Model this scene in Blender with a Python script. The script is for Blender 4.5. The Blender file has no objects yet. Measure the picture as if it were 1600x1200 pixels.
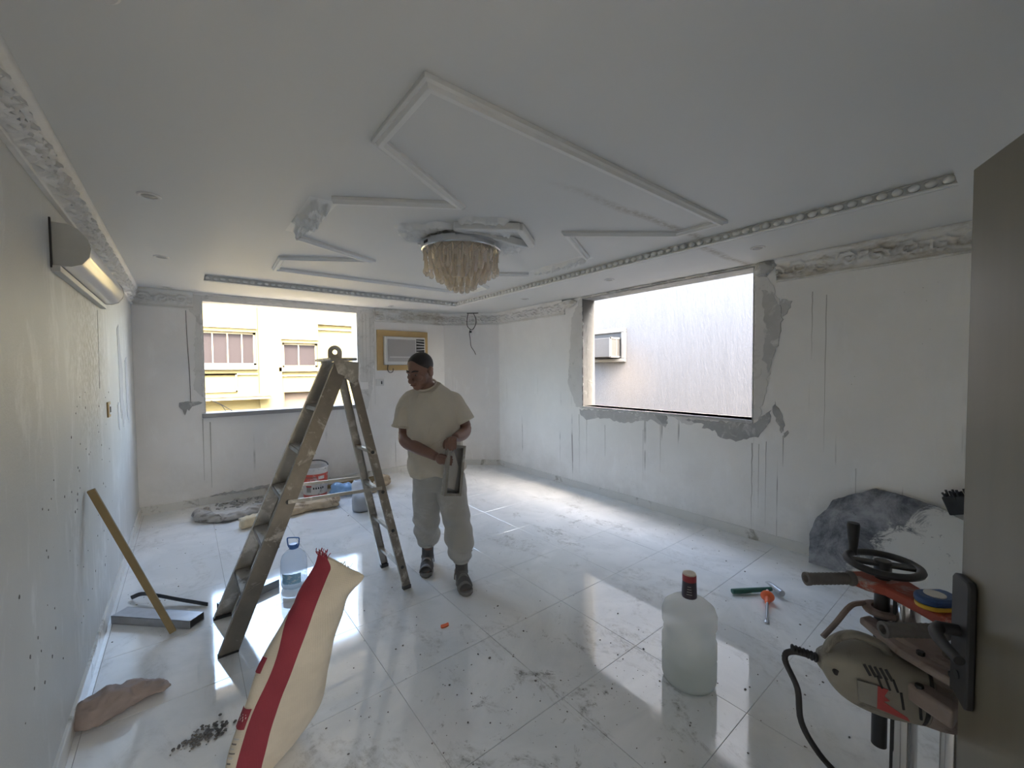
import bpy, bmesh, math, random
import numpy as np
from mathutils import Vector, Matrix, Euler, noise
random.seed(7); RN = np.random.RandomState(5)
S = bpy.context.scene; COL = S.collection
PI = math.pi
# ------------------------------------------------------------------ camera
cd = bpy.data.cameras.new('camera'); cam = bpy.data.objects.new('camera', cd); COL.objects.link(cam)
cd.sensor_fit = 'HORIZONTAL'; cd.sensor_width = 36.0; cd.lens = 36.0*642.29/1600.0; cd.clip_start = .03; cd.clip_end = 200
FW = Vector((0.62236722, 0.78197247, -0.03432353)); RT = Vector((0.7822175, -0.62294456, -0.00871017)); UP = Vector((0.02819277, 0.02142754, 0.99937282))
m = Matrix(((RT.x, UP.x, -FW.x, 0), (RT.y, UP.y, -FW.y, 0), (RT.z, UP.z, -FW.z, 1.6), (0, 0, 0, 1)))
cam.matrix_world = m
S.camera = cam
# ------------------------------------------------------------------ world, sun, exposure
W = bpy.data.worlds.new('world'); S.world = W; W.use_nodes = True
wn = W.node_tree.nodes; wl = W.node_tree.links; wn.clear()
wo = wn.new('ShaderNodeOutputWorld'); wb = wn.new('ShaderNodeBackground'); ws = wn.new('ShaderNodeTexSky')
ws.sky_type = 'NISHITA'; ws.sun_disc = False; ws.sun_elevation = math.radians(54); ws.sun_rotation = math.radians(182)
ws.dust_density = 5.0; ws.air_density = 1.0; ws.ozone_density = 1.0
wb.inputs['Strength'].default_value = 3.35
wm = wn.new('ShaderNodeMix'); wm.data_type = 'RGBA'; wm.blend_type = 'MULTIPLY'; wm.inputs[0].default_value = 1.0; wm.inputs[7].default_value = (1.05, 1.01, .915, 1)
wl.new(ws.outputs[0], wm.inputs[6]); wl.new(wm.outputs[2], wb.inputs[0]); wl.new(wb.outputs[0], wo.inputs[0])
sd = bpy.data.lights.new('sun', 'SUN'); sun = bpy.data.objects.new('sun', sd); COL.objects.link(sun)
sd.energy = 13.0; sd.angle = math.radians(.6); sd.color = (1, .93, .8)
sun.location = (1, -3, 12); sun.rotation_euler = Vector((-.03, .6, -.8)).to_track_quat('-Z', 'Y').to_euler()
def portal(name, loc, rot, sx, sy):
    l = bpy.data.lights.new(name, 'AREA'); l.shape = 'RECTANGLE'; l.size = sx; l.size_y = sy; l.cycles.is_portal = True
    o = bpy.data.objects.new(name, l); o.location = loc; o.rotation_euler = rot; COL.objects.link(o)
portal('sky_portal', (1.1, 6.42, 1.8), Vector((0, -1, 0)).to_track_quat('-Z', 'Z').to_euler(), 1.85, 1.36)
portal('sky_portal', (.45, -3.32, 1.575), Vector((0, 1, 0)).to_track_quat('-Z', 'Z').to_euler(), .9, .75)  # over the added opening in the unseen hall
portal('sky_portal', (4.36, 2.63, 1.83), Vector((-1, 0, 0)).to_track_quat('-Z', 'Z').to_euler(), 2.1, 1.42)
S.view_settings.view_transform = 'Standard'; S.view_settings.look = 'None'; S.view_settings.gamma = 1.0
S.view_settings.use_curve_mapping = False; S.view_settings.exposure = 0.52
S.cycles.use_denoising = True; S.cycles.max_bounces = 12; S.cycles.diffuse_bounces = 8; S.cycles.glossy_bounces = 5
S.cycles.transmission_bounces = 8; S.cycles.transparent_max_bounces = 16
S.cycles.caustics_reflective = False; S.cycles.caustics_refractive = False; S.cycles.sample_clamp_indirect = 6.0
# ------------------------------------------------------------------ materials
def nodes(m): return m.node_tree.nodes, m.node_tree.links
class NB:
    """tiny node builder"""
    def __init__(s, name):
        s.m = bpy.data.materials.new(name); s.m.use_nodes = True; s.n, s.l = nodes(s.m); s.b = s.n['Principled BSDF']; s._p = None
    def new(s, t, **k):
        x = s.n.new(t)
        for a, v in k.items(): setattr(x, a, v)
        return x
    def put(s, sock, v):
        if isinstance(v, bpy.types.NodeSocket): s.l.new(v, sock)
        else:
            if hasattr(sock.default_value, '__len__') and hasattr(v, '__len__') and len(sock.default_value) == 4 and len(v) == 3: v = (*v, 1)
            sock.default_value = v
    def pos(s):
        if s._p is None: s._p = s.new('ShaderNodeNewGeometry').outputs['Position']
        return s._p
    def obj(s): return s.new('ShaderNodeTexCoord').outputs['Object']
    def vmul(s, v, k):
        x = s.new('ShaderNodeVectorMath', operation='MULTIPLY'); s.put(x.inputs[0], v); x.inputs[1].default_value = k; return x.outputs[0]
    def noise(s, vec, scale, detail=3, rough=.5, dist=0.0, col=False):
        x = s.new('ShaderNodeTexNoise'); s.put(x.inputs['Vector'], vec); x.inputs['Scale'].default_value = scale
        x.inputs['Detail'].default_value = detail; x.inputs['Roughness'].default_value = rough; x.inputs['Distortion'].default_value = dist
        return x.outputs[1 if col else 0]
    def vor(s, vec, scale, feature='F1', rnd=1.0):
        x = s.new('ShaderNodeTexVoronoi', feature=feature); s.put(x.inputs['Vector'], vec); x.inputs['Scale'].default_value = scale
        x.inputs['Randomness'].default_value = rnd; return x.outputs['Distance']
    def ramp(s, v, *stops):
        x = s.new('ShaderNodeValToRGB'); e = x.color_ramp.elements
        while len(e) < len(stops): e.new(.5)
        for i, (p, c) in enumerate(stops):
            e[i].position = p; e[i].color = (c, c, c, 1) if not hasattr(c, '__len__') else (*c, 1)
        s.put(x.inputs[0], v); return x.outputs[0]
    def mix(s, f, a, b, mode='MIX'):
        x = s.new('ShaderNodeMix', data_type='RGBA', blend_type=mode); s.put(x.inputs[0], f); s.put(x.inputs[6], a); s.put(x.inputs[7], b); return x.outputs[2]
    def math(s, op, a, b=0.0, clamp=False):
        x = s.new('ShaderNodeMath', operation=op, use_clamp=clamp); s.put(x.inputs[0], a); s.put(x.inputs[1], b); return x.outputs[0]
    def sep(s, v):
        x = s.new('ShaderNodeSeparateXYZ'); s.put(x.inputs[0], v); return x.outputs
    def mapr(s, v, a, b, c=0.0, d=1.0):
        x = s.new('ShaderNodeMapRange', clamp=True); s.put(x.inputs[0], v)
        for i, q in enumerate((a, b, c, d)): x.inputs[i+1].default_value = q
        return x.outputs[0]
    def ball(s, c, r):
        """1 at the middle of a soft ball around a fixed place, 0 outside it"""
        x = s.new('ShaderNodeVectorMath', operation='DISTANCE'); s.put(x.inputs[0], s.pos()); x.inputs[1].default_value = c
        return s.mapr(x.outputs['Value'], r, 0.0)
    def bump(s, h, strength=.3, dist=.01):
        x = s.new('ShaderNodeBump'); x.inputs['Strength'].default_value = strength; x.inputs['Distance'].default_value = dist
        s.put(x.inputs['Height'], h); s.l.new(x.outputs[0], s.b.inputs['Normal'])
    def fin(s, color, rough=.6, metal=0.0, spec=.5):
        s.put(s.b.inputs['Base Color'], color); s.put(s.b.inputs['Roughness'], rough); s.put(s.b.inputs['Metallic'], metal); s.b.inputs['Specular IOR Level'].default_value = spec
        return s.m
MATS = {}
def plain(name, c, rough=.55, metal=0.0, var=.12, scale=14.0, dirt=None, dirt_amt=.5, bump=.0, spec=.5):
    """colour with slight natural variation, optional splashes of a second colour"""
    k = NB(name); o = k.obj()
    n = k.noise(o, scale, 4, .6)
    lo = tuple(max(0, x*(1-var)) for x in c); hi = tuple(min(1, x*(1+var)) for x in c)
    col = k.mix(n, lo, hi)
    if dirt:
        col = k.mix(k.ramp(k.noise(o, scale*.8, 6, .7, .6), (.62-.25*dirt_amt, 0.), (.70-.2*dirt_amt, 1.)), col, dirt)
    if bump: k.bump(k.noise(o, scale*3, 4, .6), bump, .004)
    return k.fin(col, rough, metal, spec)

def wall_mat(name, base, rough, streak=.5, spatter=None):
    k = NB(name); p = k.pos(); z = k.sep(p)[2]
    n1 = k.noise(p, 1.1, 5, .6); col = k.mix(k.ramp(n1, (.35, 0.), (.7, 1.)), tuple(x*.90 for x in base), base)
    # skim coat smears
    n2 = k.noise(k.vmul(p, (1, 1, .35)), 5.0, 6, .7, .5)
    col = k.mix(k.math('MULTIPLY', k.ramp(n2, (.54, 0.), (.66, 1.)), .38), col, (.86, .86, .85))
    # dirty runs down the plaster
    s1 = k.noise(k.vmul(p, (1, 1, .025)), 17.0, 2, .5)
    s1 = k.ramp(s1, (.665, 0.), (.70, 1.))
    s2 = k.ramp(k.noise(p, 1.7, 3, .6), (.46, 0.), (.58, 1.))
    lo = k.math('MULTIPLY', k.math('MULTIPLY', s1, s2), k.mapr(z, 1.5, .8))
    col = k.mix(k.math('MULTIPLY', lo, streak), col, (.23, .22, .20))
    # grime near the skirting and fine specks
    g = k.math('MULTIPLY', k.mapr(z, .75, .0), k.ramp(k.noise(p, 3.2, 6, .7), (.42, 0.), (.7, 1.)))
    col = k.mix(k.math('MULTIPLY', g, .35), col, (.45, .43, .39))
    sp = k.math('MULTIPLY', k.ramp(k.vor(p, 16.0), (.03, 1.), (.06, 0.)), k.ramp(k.noise(p, 2.3, 2), (.52, 0.), (.6, 1.)))
    col = k.mix(k.math('MULTIPLY', sp, .7), col, (.22, .2, .18))
    if spatter:
        f = k.ball(spatter[0], spatter[1])
        d = k.math('MULTIPLY', f, k.ramp(k.noise(k.vmul(p, (1, 1, .6)), 46.0, 3, .7), (.44, 0.), (.54, 1.)))
        col = k.mix(k.math('MULTIPLY', d, .95), col, (.25, .235, .19))
    k.bump(k.mix(.5, k.noise(p, 9, 5, .6), k.noise(p, 90, 3, .6)), .18, .01)
    return k.fin(col, rough)
M = {}
M['wall'] = wall_mat('plaster_wall', (.85, .84, .815), .75, .8)
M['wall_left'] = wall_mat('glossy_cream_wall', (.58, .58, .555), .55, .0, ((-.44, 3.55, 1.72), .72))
M['wall_back'] = wall_mat('back_wall', (.83, .81, .79), .7, .5)
M['ceil'] = plain('ceiling_paint', (.72, .72, .70), .6, 0, .05, 1.2, bump=.05)
def ceil_mat():
    k = NB('ceiling_white'); p = k.pos()
    col = k.mix(k.noise(p, .9, 4, .5), (.61, .615, .60), (.66, .66, .645))
    # a brown leak line across the tray
    c = k.sep(p)
    d = k.math('ABSOLUTE', k.math('SUBTRACT', c[1], k.math('ADD', 1.575, k.math('MULTIPLY', k.noise(p, 1.5, 2), .09))))
    f = k.math('MULTIPLY', k.mapr(d, .05, .0), k.math('MULTIPLY', k.mapr(c[0], 1.5, 2.3), k.ramp(k.noise(p, 26, 5, .75), (.36, 0.), (.56, 1.))))
    col = k.mix(k.math('MULTIPLY', f, .8), col, (.30, .27, .22))
    return k.fin(col, .62)
M['ceil'] = ceil_mat()
def floor_mat():
    k = NB('polished_marble_tile'); p = k.pos()
    vein = k.noise(p, 1.3, 7, .62, 1.6)
    col = k.mix(k.ramp(vein, (.42, 0.), (.60, 1.)), (.76, .78, .79), (.87, .88, .885))
    oi = k.new('ShaderNodeObjectInfo').outputs['Random']
    col = k.mix(k.math('MULTIPLY', oi, .10), col, (.55, .56, .56))
    # dragged plaster dust and boot marks
    sm = k.noise(k.vmul(p, (1.0, .55, 1)), 3.4, 8, .72, 1.2)
    smf = k.ramp(sm, (.53, 0.), (.68, 1.))
    fine = k.noise(p, 24.0, 6, .75, .5)
    near = k.math('ADD', k.ball((.95, 1.35, 0), 1.15), k.math('ADD', k.ball((1.75, 1.35, 0), .75), k.math('ADD', k.ball((1.5, 5.0, 0), .5), k.ball((2.9, 3.0, 0), .9))), True)
    spots = k.ramp(k.noise(p, 6.0, 8, .8, .8), (.56, 0.), (.66, 1.))
    f = k.math('MULTIPLY', k.math('MULTIPLY', smf, k.ramp(fine, (.40, 0.), (.62, 1.))), k.math('ADD', k.math('MULTIPLY', near, .95), .45))
    col = k.mix(f, col, (.23, .225, .21))
    f2 = k.math('MULTIPLY', k.math('MULTIPLY', spots, k.ramp(fine, (.48, 0.), (.58, 1.))), k.math('MULTIPLY', near, .95))
    col = k.mix(f2, col, (.13, .125, .115))
    sp = k.ramp(k.vor(p, 26.0), (.035, 1.), (.06, 0.))
    sp = k.math('MULTIPLY', sp, k.ramp(k.noise(p, 2.0, 2), (.5, 0.), (.6, 1.)))
    col = k.mix(k.math('MULTIPLY', sp, .7), col, (.12, .11, .10))
    wall_dirt = k.ball((.9, 5.75, 0), .75)
    col = k.mix(k.math('MULTIPLY', wall_dirt, k.ramp(k.noise(p, 12, 6, .7), (.3, 0.2), (.6, 1.))), col, (.34, .31, .27))
    dust = k.ramp(k.noise(p, 2.2, 6, .7, .8), (.40, .035), (.66, .11))
    k.b.inputs['IOR'].default_value = 2.3
    k.put(k.b.inputs['Coat Weight'], 0.0)
    m = k.fin(col, dust)
    k.bump(k.noise(p, 60, 3), .01, .002)
    return m
M['floor'] = floor_mat()
M['grout'] = plain('grey_grout', (.30, .295, .28), .9)
M['base'] = plain('skirting_marble', (.66, .65, .62), .35, 0, .1, 5, (.36, .34, .3), .18)
M['plaster'] = plain('plaster_ornament', (.72, .72, .70), .6, 0, .06, 6)
def crown_mat(name, brown):
    k = NB(name); p = k.pos()
    col = k.mix(k.noise(p, 3, 4, .6), (.66, .65, .62), (.74, .735, .71))
    f = k.math('MULTIPLY', k.ramp(k.noise(k.vmul(p, (1, 1, 3)), 3.0, 6, .7), (.46, 0.), (.62, 1.)), brown)
    col = k.mix(f, col, (.40, .36, .29))
    return k.fin(col, .65)
M['crown'] = crown_mat('cornice_plaster', .25); M['crown_dirty'] = crown_mat('stained_cornice', .8)
M['cement'] = plain('grey_cement_skim', (.46, .46, .455), .85, 0, .2, 7, (.64, .64, .62), .3, .15)
M['cement_dk'] = plain('dark_cement_smear', (.36, .36, .355), .85, 0, .3, 9, (.56, .56, .55), .35, .15)
M['cement_lt'] = plain('pale_cement_skim', (.64, .63, .61), .85, 0, .10, 6, (.50, .49, .47), .2, .12)
M['run'] = plain('dirty_water_run', (.43, .42, .39), .9, 0, .2, 30)
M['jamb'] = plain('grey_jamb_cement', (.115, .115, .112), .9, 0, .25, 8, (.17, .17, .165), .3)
M['out_white'] = plain('weathered_outdoor_plastic', (.135, .131, .124), .6)
M['out_grey'] = plain('grey_outdoor_casing', (.05, .048, .047), .6)
M['sill'] = plain('grey_marble_sill', (.27, .27, .28), .35, 0, .2, 8)
M['alu'] = plain('worn_aluminium', (.44, .42, .38), .42, .75, .25, 9, (.66, .64, .60), .32, .1)
M['alu_dirty'] = plain('paint_smeared_aluminium', (.23, .205, .175), .5, .5, .4, 8, (.55, .51, .46), .32, .15)
M['step'] = plain('dusty_step_metal', (.46, .44, .41), .6, .4, .3, 12, (.24, .22, .2), .35)
M['box_metal'] = plain('dusty_sheet_metal', (.34, .32, .28), .6, .3, .25, 14, (.5, .48, .44), .3)
M['steel'] = plain('galvanised_steel', (.40, .41, .43), .38, .8, .2, 20)
M['chrome'] = plain('chrome', (.62, .62, .62), .18, 1.0, .1, 6)
M['darkmetal'] = plain('dark_steel', (.05, .052, .055), .42, .6, .3, 18)
M['rubber'] = plain('black_rubber', (.035, .035, .037), .6, 0, .3, 20)
M['grip'] = plain('dusty_rubber_grip', (.13, .125, .12), .7, 0, .35, 30)
M['red'] = plain('red_painted_steel', (.36, .07, .04), .5, .1, .2, 12, (.44, .36, .33), .28)
M['rig_dust'] = plain('dusty_cast_metal', (.32, .265, .24), .7, .2, .25, 14, (.24, .19, .17), .3)
M['motor'] = plain('dusty_motor_casing', (.29, .275, .235), .6, .2, .22, 9, (.16, .14, .12), .28, .1)
M['motor_red'] = plain('red_sticker', (.42, .07, .07), .5, 0, .2, 20)
M['motor_grey'] = plain('grey_sticker', (.30, .30, .28), .5, 0, .2, 20)
M['blue'] = plain('blue_plastic', (.04, .09, .24), .4)
M['yellow'] = plain('yellow_plastic', (.72, .46, .04), .4)
M['label'] = plain('pale_label', (.62, .61, .58), .5, 0, .15, 40, (.3, .3, .3), .15)
def door_mat():
    k = NB('door_paint'); o = k.obj()
    n = k.noise(k.vmul(o, (6, 6, .5)), 3, 4, .6)
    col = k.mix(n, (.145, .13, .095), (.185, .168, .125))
    return k.fin(col, .34)
M['door'] = door_mat()
M['yellow_wood'] = plain('yellow_timber', (.50, .345, .15), .6, 0, .2, 6)
M['ac_white'] = plain('aged_white_plastic', (.66, .65, .63), .45, 0, .06, 6)
M['ac_grey'] = plain('grey_plastic_grille', (.44, .42, .41), .5, 0, .06, 6)
M['black'] = plain('black_plastic', (.025, .025, .027), .5)
M['wire'] = plain('dark_wire', (.06, .055, .05), .6)
M['wood'] = plain('weathered_timber', (.22, .16, .075), .7, 0, .25, 9, (.22, .17, .1), .2)
M['rag'] = plain('dirty_pink_rag', (.30, .24, .215), .9, 0, .25, 12, bump=.4)
M['cloth_tan'] = plain('tan_dust_sheet', (.50, .40, .28), .9, 0, .3, 8, (.26, .19, .13), .35, .4)
M['cloth_grey'] = plain('grey_dusty_sheet', (.40, .375, .34), .9, 0, .25, 8, (.22, .2, .18), .3, .4)
M['foam'] = plain('yellowed_foam', (.66, .54, .36), .9, 0, .2, 14, (.74, .68, .56), .4, .4)
M['bluebag'] = plain('blue_polythene', (.23, .42, .72), .35, 0, .2, 9)
M['bucket_red'] = plain('red_bucket_print', (.60, .09, .06), .45, 0, .12, 10, (.5, .44, .42), .15)
M['bucket_white'] = plain('white_bucket', (.64, .62, .60), .5, 0, .1, 12, (.3, .27, .25), .25)
M['mortar'] = plain('drying_mortar', (.16, .15, .14), .9, 0, .3, 12, bump=.4)
M['skin'] = plain('skin', (.23, .125, .09), .5, 0, .12, 9)
M['hair'] = plain('black_hair', (.018, .015, .014), .6, 0, .4, 60)
M['shirt'] = plain('dusty_cream_cotton', (.64, .59, .50), .9, 0, .08, 4, (.50, .44, .35), .2, .3)
M['pants'] = plain('grey_jersey', (.46, .45, .42), .92, 0, .1, 5, (.54, .53, .50), .3, .12)
M['sock'] = plain('dusty_dark_sock', (.12, .115, .11), .9)
M['sandal'] = plain('dusty_grey_sandal', (.21, .20, .19), .8, 0, .25, 16)
M['eyewhite'] = plain('eye_white', (.30, .25, .22), .3)
M['lip'] = plain('lip', (.17, .07, .055), .5)
M['orange'] = plain('orange_plastic', (.85, .16, .05), .4)
M['green'] = plain('green_handle', (.03, .13, .10), .5)
M['capdark'] = plain('dark_purple_sleeve', (.045, .035, .055), .4)
M['capred'] = plain('red_band', (.35, .04, .05), .4)
M['cream'] = plain('cream_disc', (.66, .58, .48), .5)
M['capblue'] = plain('blue_cap', (.06, .17, .46), .35)
M['bluelabel'] = plain('blue_paper_label', (.22, .42, .60), .5, 0, .2, 60, (.6, .7, .76), .4)
M['ylw_wall'] = plain('sunlit_yellow_render', (.112, .095, .040), .9, 0, .05, 2)
M['ylw_trim'] = plain('cream_render_trim', (.19, .168, .115), .9, 0, .04, 2)
M['bglass'] = plain('far_window_glass', (.0215, .0185, .0200), .8, 0, .08, 1, spec=.08)
M['shutter'] = plain('garage_shutter', (.06, .044, .032), .7)
def white_build():
    k = NB('textured_white_render'); p = k.pos()
    s = k.noise(k.vmul(p, (1, 1, .12)), 14, 5, .7)
    col = k.mix(k.ramp(s, (.35, 0.), (.7, 1.)), (.090, .091, .096), (.102, .103, .109))
    col = k.mix(k.math('MULTIPLY', k.ball((6.6, 4.75, 1.45), .75), .3), col, (.19, .15, .11))
    k.bump(k.noise(k.vmul(p, (1, 1, .3)), 30, 5, .7), .5, .02)
    return k.fin(col, .9)
M['white_build'] = white_build()
M['ground'] = plain('pale_street', (.55, .50, .43), .95, 0, .1, .5)
def board_mat():
    k = NB('splashed_board'); p = k.pos(); c = k.sep(p)
    base = k.mix(k.noise(p, 6, 4, .6), (.60, .60, .58), (.68, .68, .66))
    yz = k.math('ADD', k.math('MULTIPLY', c[1], 1.15), k.math('MULTIPLY', c[2], .75))
    n = k.noise(p, 5.5, 9, .78, .9)
    f = k.math('ADD', k.math('MULTIPLY', k.math('SUBTRACT', yz, .90), 1.05), k.math('SUBTRACT', n, .5))
    f = k.ramp(f, (.0, 0.), (.10, 1.))
    dk = k.mix(k.ramp(k.noise(p, 4.0, 6, .7, .5), (.4, 0.), (.65, 1.)), (.075, .083, .102), (.34, .35, .38))
    col = k.mix(f, base, dk)
    edge = k.math('MULTIPLY', k.ramp(k.noise(p, 19, 6, .75, .6), (.63, 0.), (.66, 1.)), .8)
    col = k.mix(edge, col, (.08, .085, .1))
    return k.fin(col, .5)
M['board'] = board_mat()
def sack_mat(name, c):
    k = NB(name); o = k.obj()
    w1 = k.new('ShaderNodeTexWave', wave_type='BANDS', bands_direction='X'); w1.inputs['Scale'].default_value = 95; k.put(w1.inputs['Vector'], o)
    w2 = k.new('ShaderNodeTexWave', wave_type='BANDS', bands_direction='Z'); w2.inputs['Scale'].default_value = 95; k.put(w2.inputs['Vector'], o)
    n = k.noise(o, 5, 5, .6)
    col = k.mix(k.ramp(n, (.35, 0.), (.7, 1.)), tuple(x*.8 for x in c), c)
    h = k.math('ADD', w1.outputs['Fac'], w2.outputs['Fac'])
    k.bump(k.math('ADD', k.math('MULTIPLY', h, .12), k.noise(o, 7, 4, .6)), .5, .012)
    return k.fin(col, .62)
M['sack'] = sack_mat('woven_sack_cream', (.70, .63, .51)); M['sack_red'] = sack_mat('woven_sack_red', (.30, .03, .05))
def plastic_clear(name, tint, alpha, rough=.2):
    k = NB(name); o = k.n['Material Output']
    t = k.new('ShaderNodeBsdfTransparent'); t.inputs[0].default_value = (1, 1, 1, 1)
    d = k.new('ShaderNodeBsdfDiffuse'); d.inputs[0].default_value = (*tint, 1)
    tl = k.new('ShaderNodeBsdfTranslucent'); tl.inputs[0].default_value = (*tint, 1)
    g = k.new('ShaderNodeBsdfGlossy'); g.inputs['Roughness'].default_value = rough; g.inputs[0].default_value = (.9, .9, .9, 1)
    a = k.new('ShaderNodeMixShader'); a.inputs[0].default_value = .5; k.l.new(d.outputs[0], a.inputs[1]); k.l.new(tl.outputs[0], a.inputs[2])
    b = k.new('ShaderNodeMixShader'); b.inputs[0].default_value = alpha; k.l.new(t.outputs[0], b.inputs[1]); k.l.new(a.outputs[0], b.inputs[2])
    lw = k.new('ShaderNodeLayerWeight'); lw.inputs[0].default_value = .5
    f = k.mapr(k.math('POWER', lw.outputs['Facing'], 3.0), 0, 1, .03, .30)
    c = k.new('ShaderNodeMixShader'); k.l.new(f, c.inputs[0]); k.l.new(b.outputs[0], c.inputs[1]); k.l.new(g.outputs[0], c.inputs[2])
    k.l.new(c.outputs[0], o.inputs[0]); k.n.remove(k.b)
    return k.m
M['bottle'] = plastic_clear('cloudy_clear_plastic', (.84, .84, .79), .42)
M['water'] = plastic_clear('water_in_bottle', (.86, .93, .93), .62, .1)
M['jug'] = plastic_clear('pale_blue_plastic', (.62, .72, .86), .36)
M['jugwhite'] = plastic_clear('white_container_plastic', (.70, .72, .76), .75)
def glass_amber():
    k = NB('amber_glass'); b = k.b
    k.put(b.inputs['Base Color'], (.95, .88, .76)); k.put(b.inputs['Roughness'], .04); k.put(b.inputs['Transmission Weight'], .8); k.put(b.inputs['IOR'], 1.45)
    return k.m
M['amber'] = plastic_clear('amber_glass', (.80, .70, .56), .40, .05)
M['ambercore'] = plain('amber_frosted_bowl', (.66, .58, .49), .3, 0, .15, 20)
M['diffuser'] = plain('glossy_lamp_diffuser', (.70, .68, .66), .16, 0, .03, 4)
M['lampgrey'] = plain('grey_end_cap', (.52, .52, .49), .4)
M['lens'] = plain('downlight_lens', (.30, .30, .29), .3, 0, .2, 60)
# ------------------------------------------------------------------ mesh builder
def vec(*a): return Vector(a)
def frame(t, ref):
    t = Vector(t).normalized(); r = Vector(ref); n = r - t*r.dot(t)
    if n.length < 1e-4: r = Vector((0, 1, 0)) if abs(t.y) < .9 else Vector((1, 0, 0)); n = r - t*r.dot(t)
    n.normalize(); return n, t.cross(n)
def catmull(P, k=4):
    P = [np.array(p, float) for p in P]
    if len(P) < 3 or k <= 1: return P
    E_ = [2*P[0]-P[1]] + P + [2*P[-1]-P[-2]]; out = []
    for i in range(1, len(E_)-2):
        a, b, c, d = E_[i-1:i+3]
        for j in range(k):
            t = j/k; out.append(.5*((2*b)+(-a+c)*t+(2*a-5*b+4*c-d)*t*t+(-a+3*b-3*c+d)*t**3))
    out.append(P[-1]); return out
def parent_matrix(p):
    M_ = Matrix.Identity(4)
    while p is not None:
        M_ = p.matrix_basis @ M_; p = p.parent
    return M_
class MB:
    def __init__(s): s.v = []; s.f = []; s.mi = []; s.cur = 0
    def add(s, vs, fs, mi=None):
        o = len(s.v); s.v += [tuple(v) for v in vs]; s.f += [tuple(i+o for i in f) for f in fs]; s.mi += [s.cur if mi is None else mi]*len(fs); return s
    def box(s, c, size, R=None, mi=None):
        h = [x/2 for x in size]; vs = []
        for x in (-1, 1):
            for y in (-1, 1):
                for z in (-1, 1):
                    p = Vector((x*h[0], y*h[1], z*h[2])); p = R @ p if R is not None else p; vs.append(p+Vector(c))
        return s.add(vs, [(0, 1, 3, 2), (4, 6, 7, 5), (0, 4, 5, 1), (2, 3, 7, 6), (0, 2, 6, 4), (1, 5, 7, 3)], mi)
    def bb(s, a, b, mi=None):
        return s.box([(x+y)/2 for x, y in zip(a, b)], [abs(y-x) for x, y in zip(a, b)], None, mi)
    def bar(s, p0, p1, w, h, ref=(0, 0, 1), mi=None):
        """rectangular bar: h along ref, w across"""
        p0 = Vector(p0); p1 = Vector(p1); n, b = frame(p1-p0, ref); vs = []
        for p in (p0, p1):
            for a, c in ((-1, -1), (1, -1), (1, 1), (-1, 1)): vs.append(p+b*(a*w/2)+n*(c*h/2))
        return s.add(vs, [(3, 2, 1, 0), (4, 5, 6, 7), (0, 1, 5, 4), (1, 2, 6, 5), (2, 3, 7, 6), (3, 0, 4, 7)], mi)
    def loft(s, path, ra, rb=None, n=12, ref=(1, 0, 0), k=4, caps=True, pw=2.0, mi=None):
        rb = rb or ra
        if not hasattr(ra, '__len__'): ra = [ra]*len(path)
        if not hasattr(rb, '__len__'): rb = [rb]*len(path)
        Q = catmull([(*p, a, b) for p, a, b in zip(path, ra, rb)], k); vs = []; m_ = len(Q)
        for i, q in enumerate(Q):
            t = Vector(Q[min(i+1, m_-1)][:3]) - Vector(Q[max(i-1, 0)][:3])
            N, B = frame(t, ref)
            for j in range(n):
                a = 2*PI*j/n; ca, sa = math.cos(a), math.sin(a)
                ca = math.copysign(abs(ca)**(2/pw), ca); sa = math.copysign(abs(sa)**(2/pw), sa)
                vs.append(Vector(q[:3])+N*(q[3]*ca)+B*(q[4]*sa))
        fs = [(i*n+j, i*n+(j+1) % n, (i+1)*n+(j+1) % n, (i+1)*n+j) for i in range(m_-1) for j in range(n)]
        if caps: fs += [tuple(range(n-1, -1, -1)), tuple((m_-1)*n+j for j in range(n))]
        return s.add(vs, fs, mi)
    def tube(s, path, r, n=8, k=4, mi=None): return s.loft(path, r, None, n, (0.31, .2, .93), k, True, 2.0, mi)
    def cyl(s, p0, p1, r, r1=None, n=16, mi=None): return s.loft([p0, p1], [r, r if r1 is None else r1], None, n, (.31, .2, .93), 1, True, 2.0, mi)
    def ell(s, c, r, n=14, m_=9, R=None, mi=None):
        vs = [Vector((0, 0, -r[2]))]
        for i in range(1, m_):
            t = -PI/2+PI*i/m_
            for j in range(n):
                a = 2*PI*j/n; vs.append(Vector((r[0]*math.cos(t)*math.cos(a), r[1]*math.cos(t)*math.sin(a), r[2]*math.sin(t))))
        vs.append(Vector((0, 0, r[2]))); L = len(vs)-1; fs = []
        for j in range(n):
            fs.append((0, 1+(j+1) % n, 1+j)); fs.append((L, L-n+j, L-n+(j+1) % n))
            for i in range(m_-2): fs.append((1+i*n+j, 1+i*n+(j+1) % n, 1+(i+1)*n+(j+1) % n, 1+(i+1)*n+j))
        vs = [(R @ v if R is not None else v)+Vector(c) for v in vs]
        return s.add(vs, fs, mi)
    def lathe(s, prof, c=(0, 0, 0), n=24, R=None, mi=None, close=True):
        vs = []; m_ = len(prof)
        for r, z in prof:
            for j in range(n):
                a = 2*PI*j/n; p = Vector((r*math.cos(a), r*math.sin(a), z)); vs.append((R @ p if R is not None else p)+Vector(c))
        fs = [(i*n+j, i*n+(j+1) % n, (i+1)*n+(j+1) % n, (i+1)*n+j) for i in range(m_-1) for j in range(n)]
        if close: fs += [tuple(range(n-1, -1, -1)), tuple((m_-1)*n+j for j in range(n))]
        return s.add(vs, fs, mi)
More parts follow.
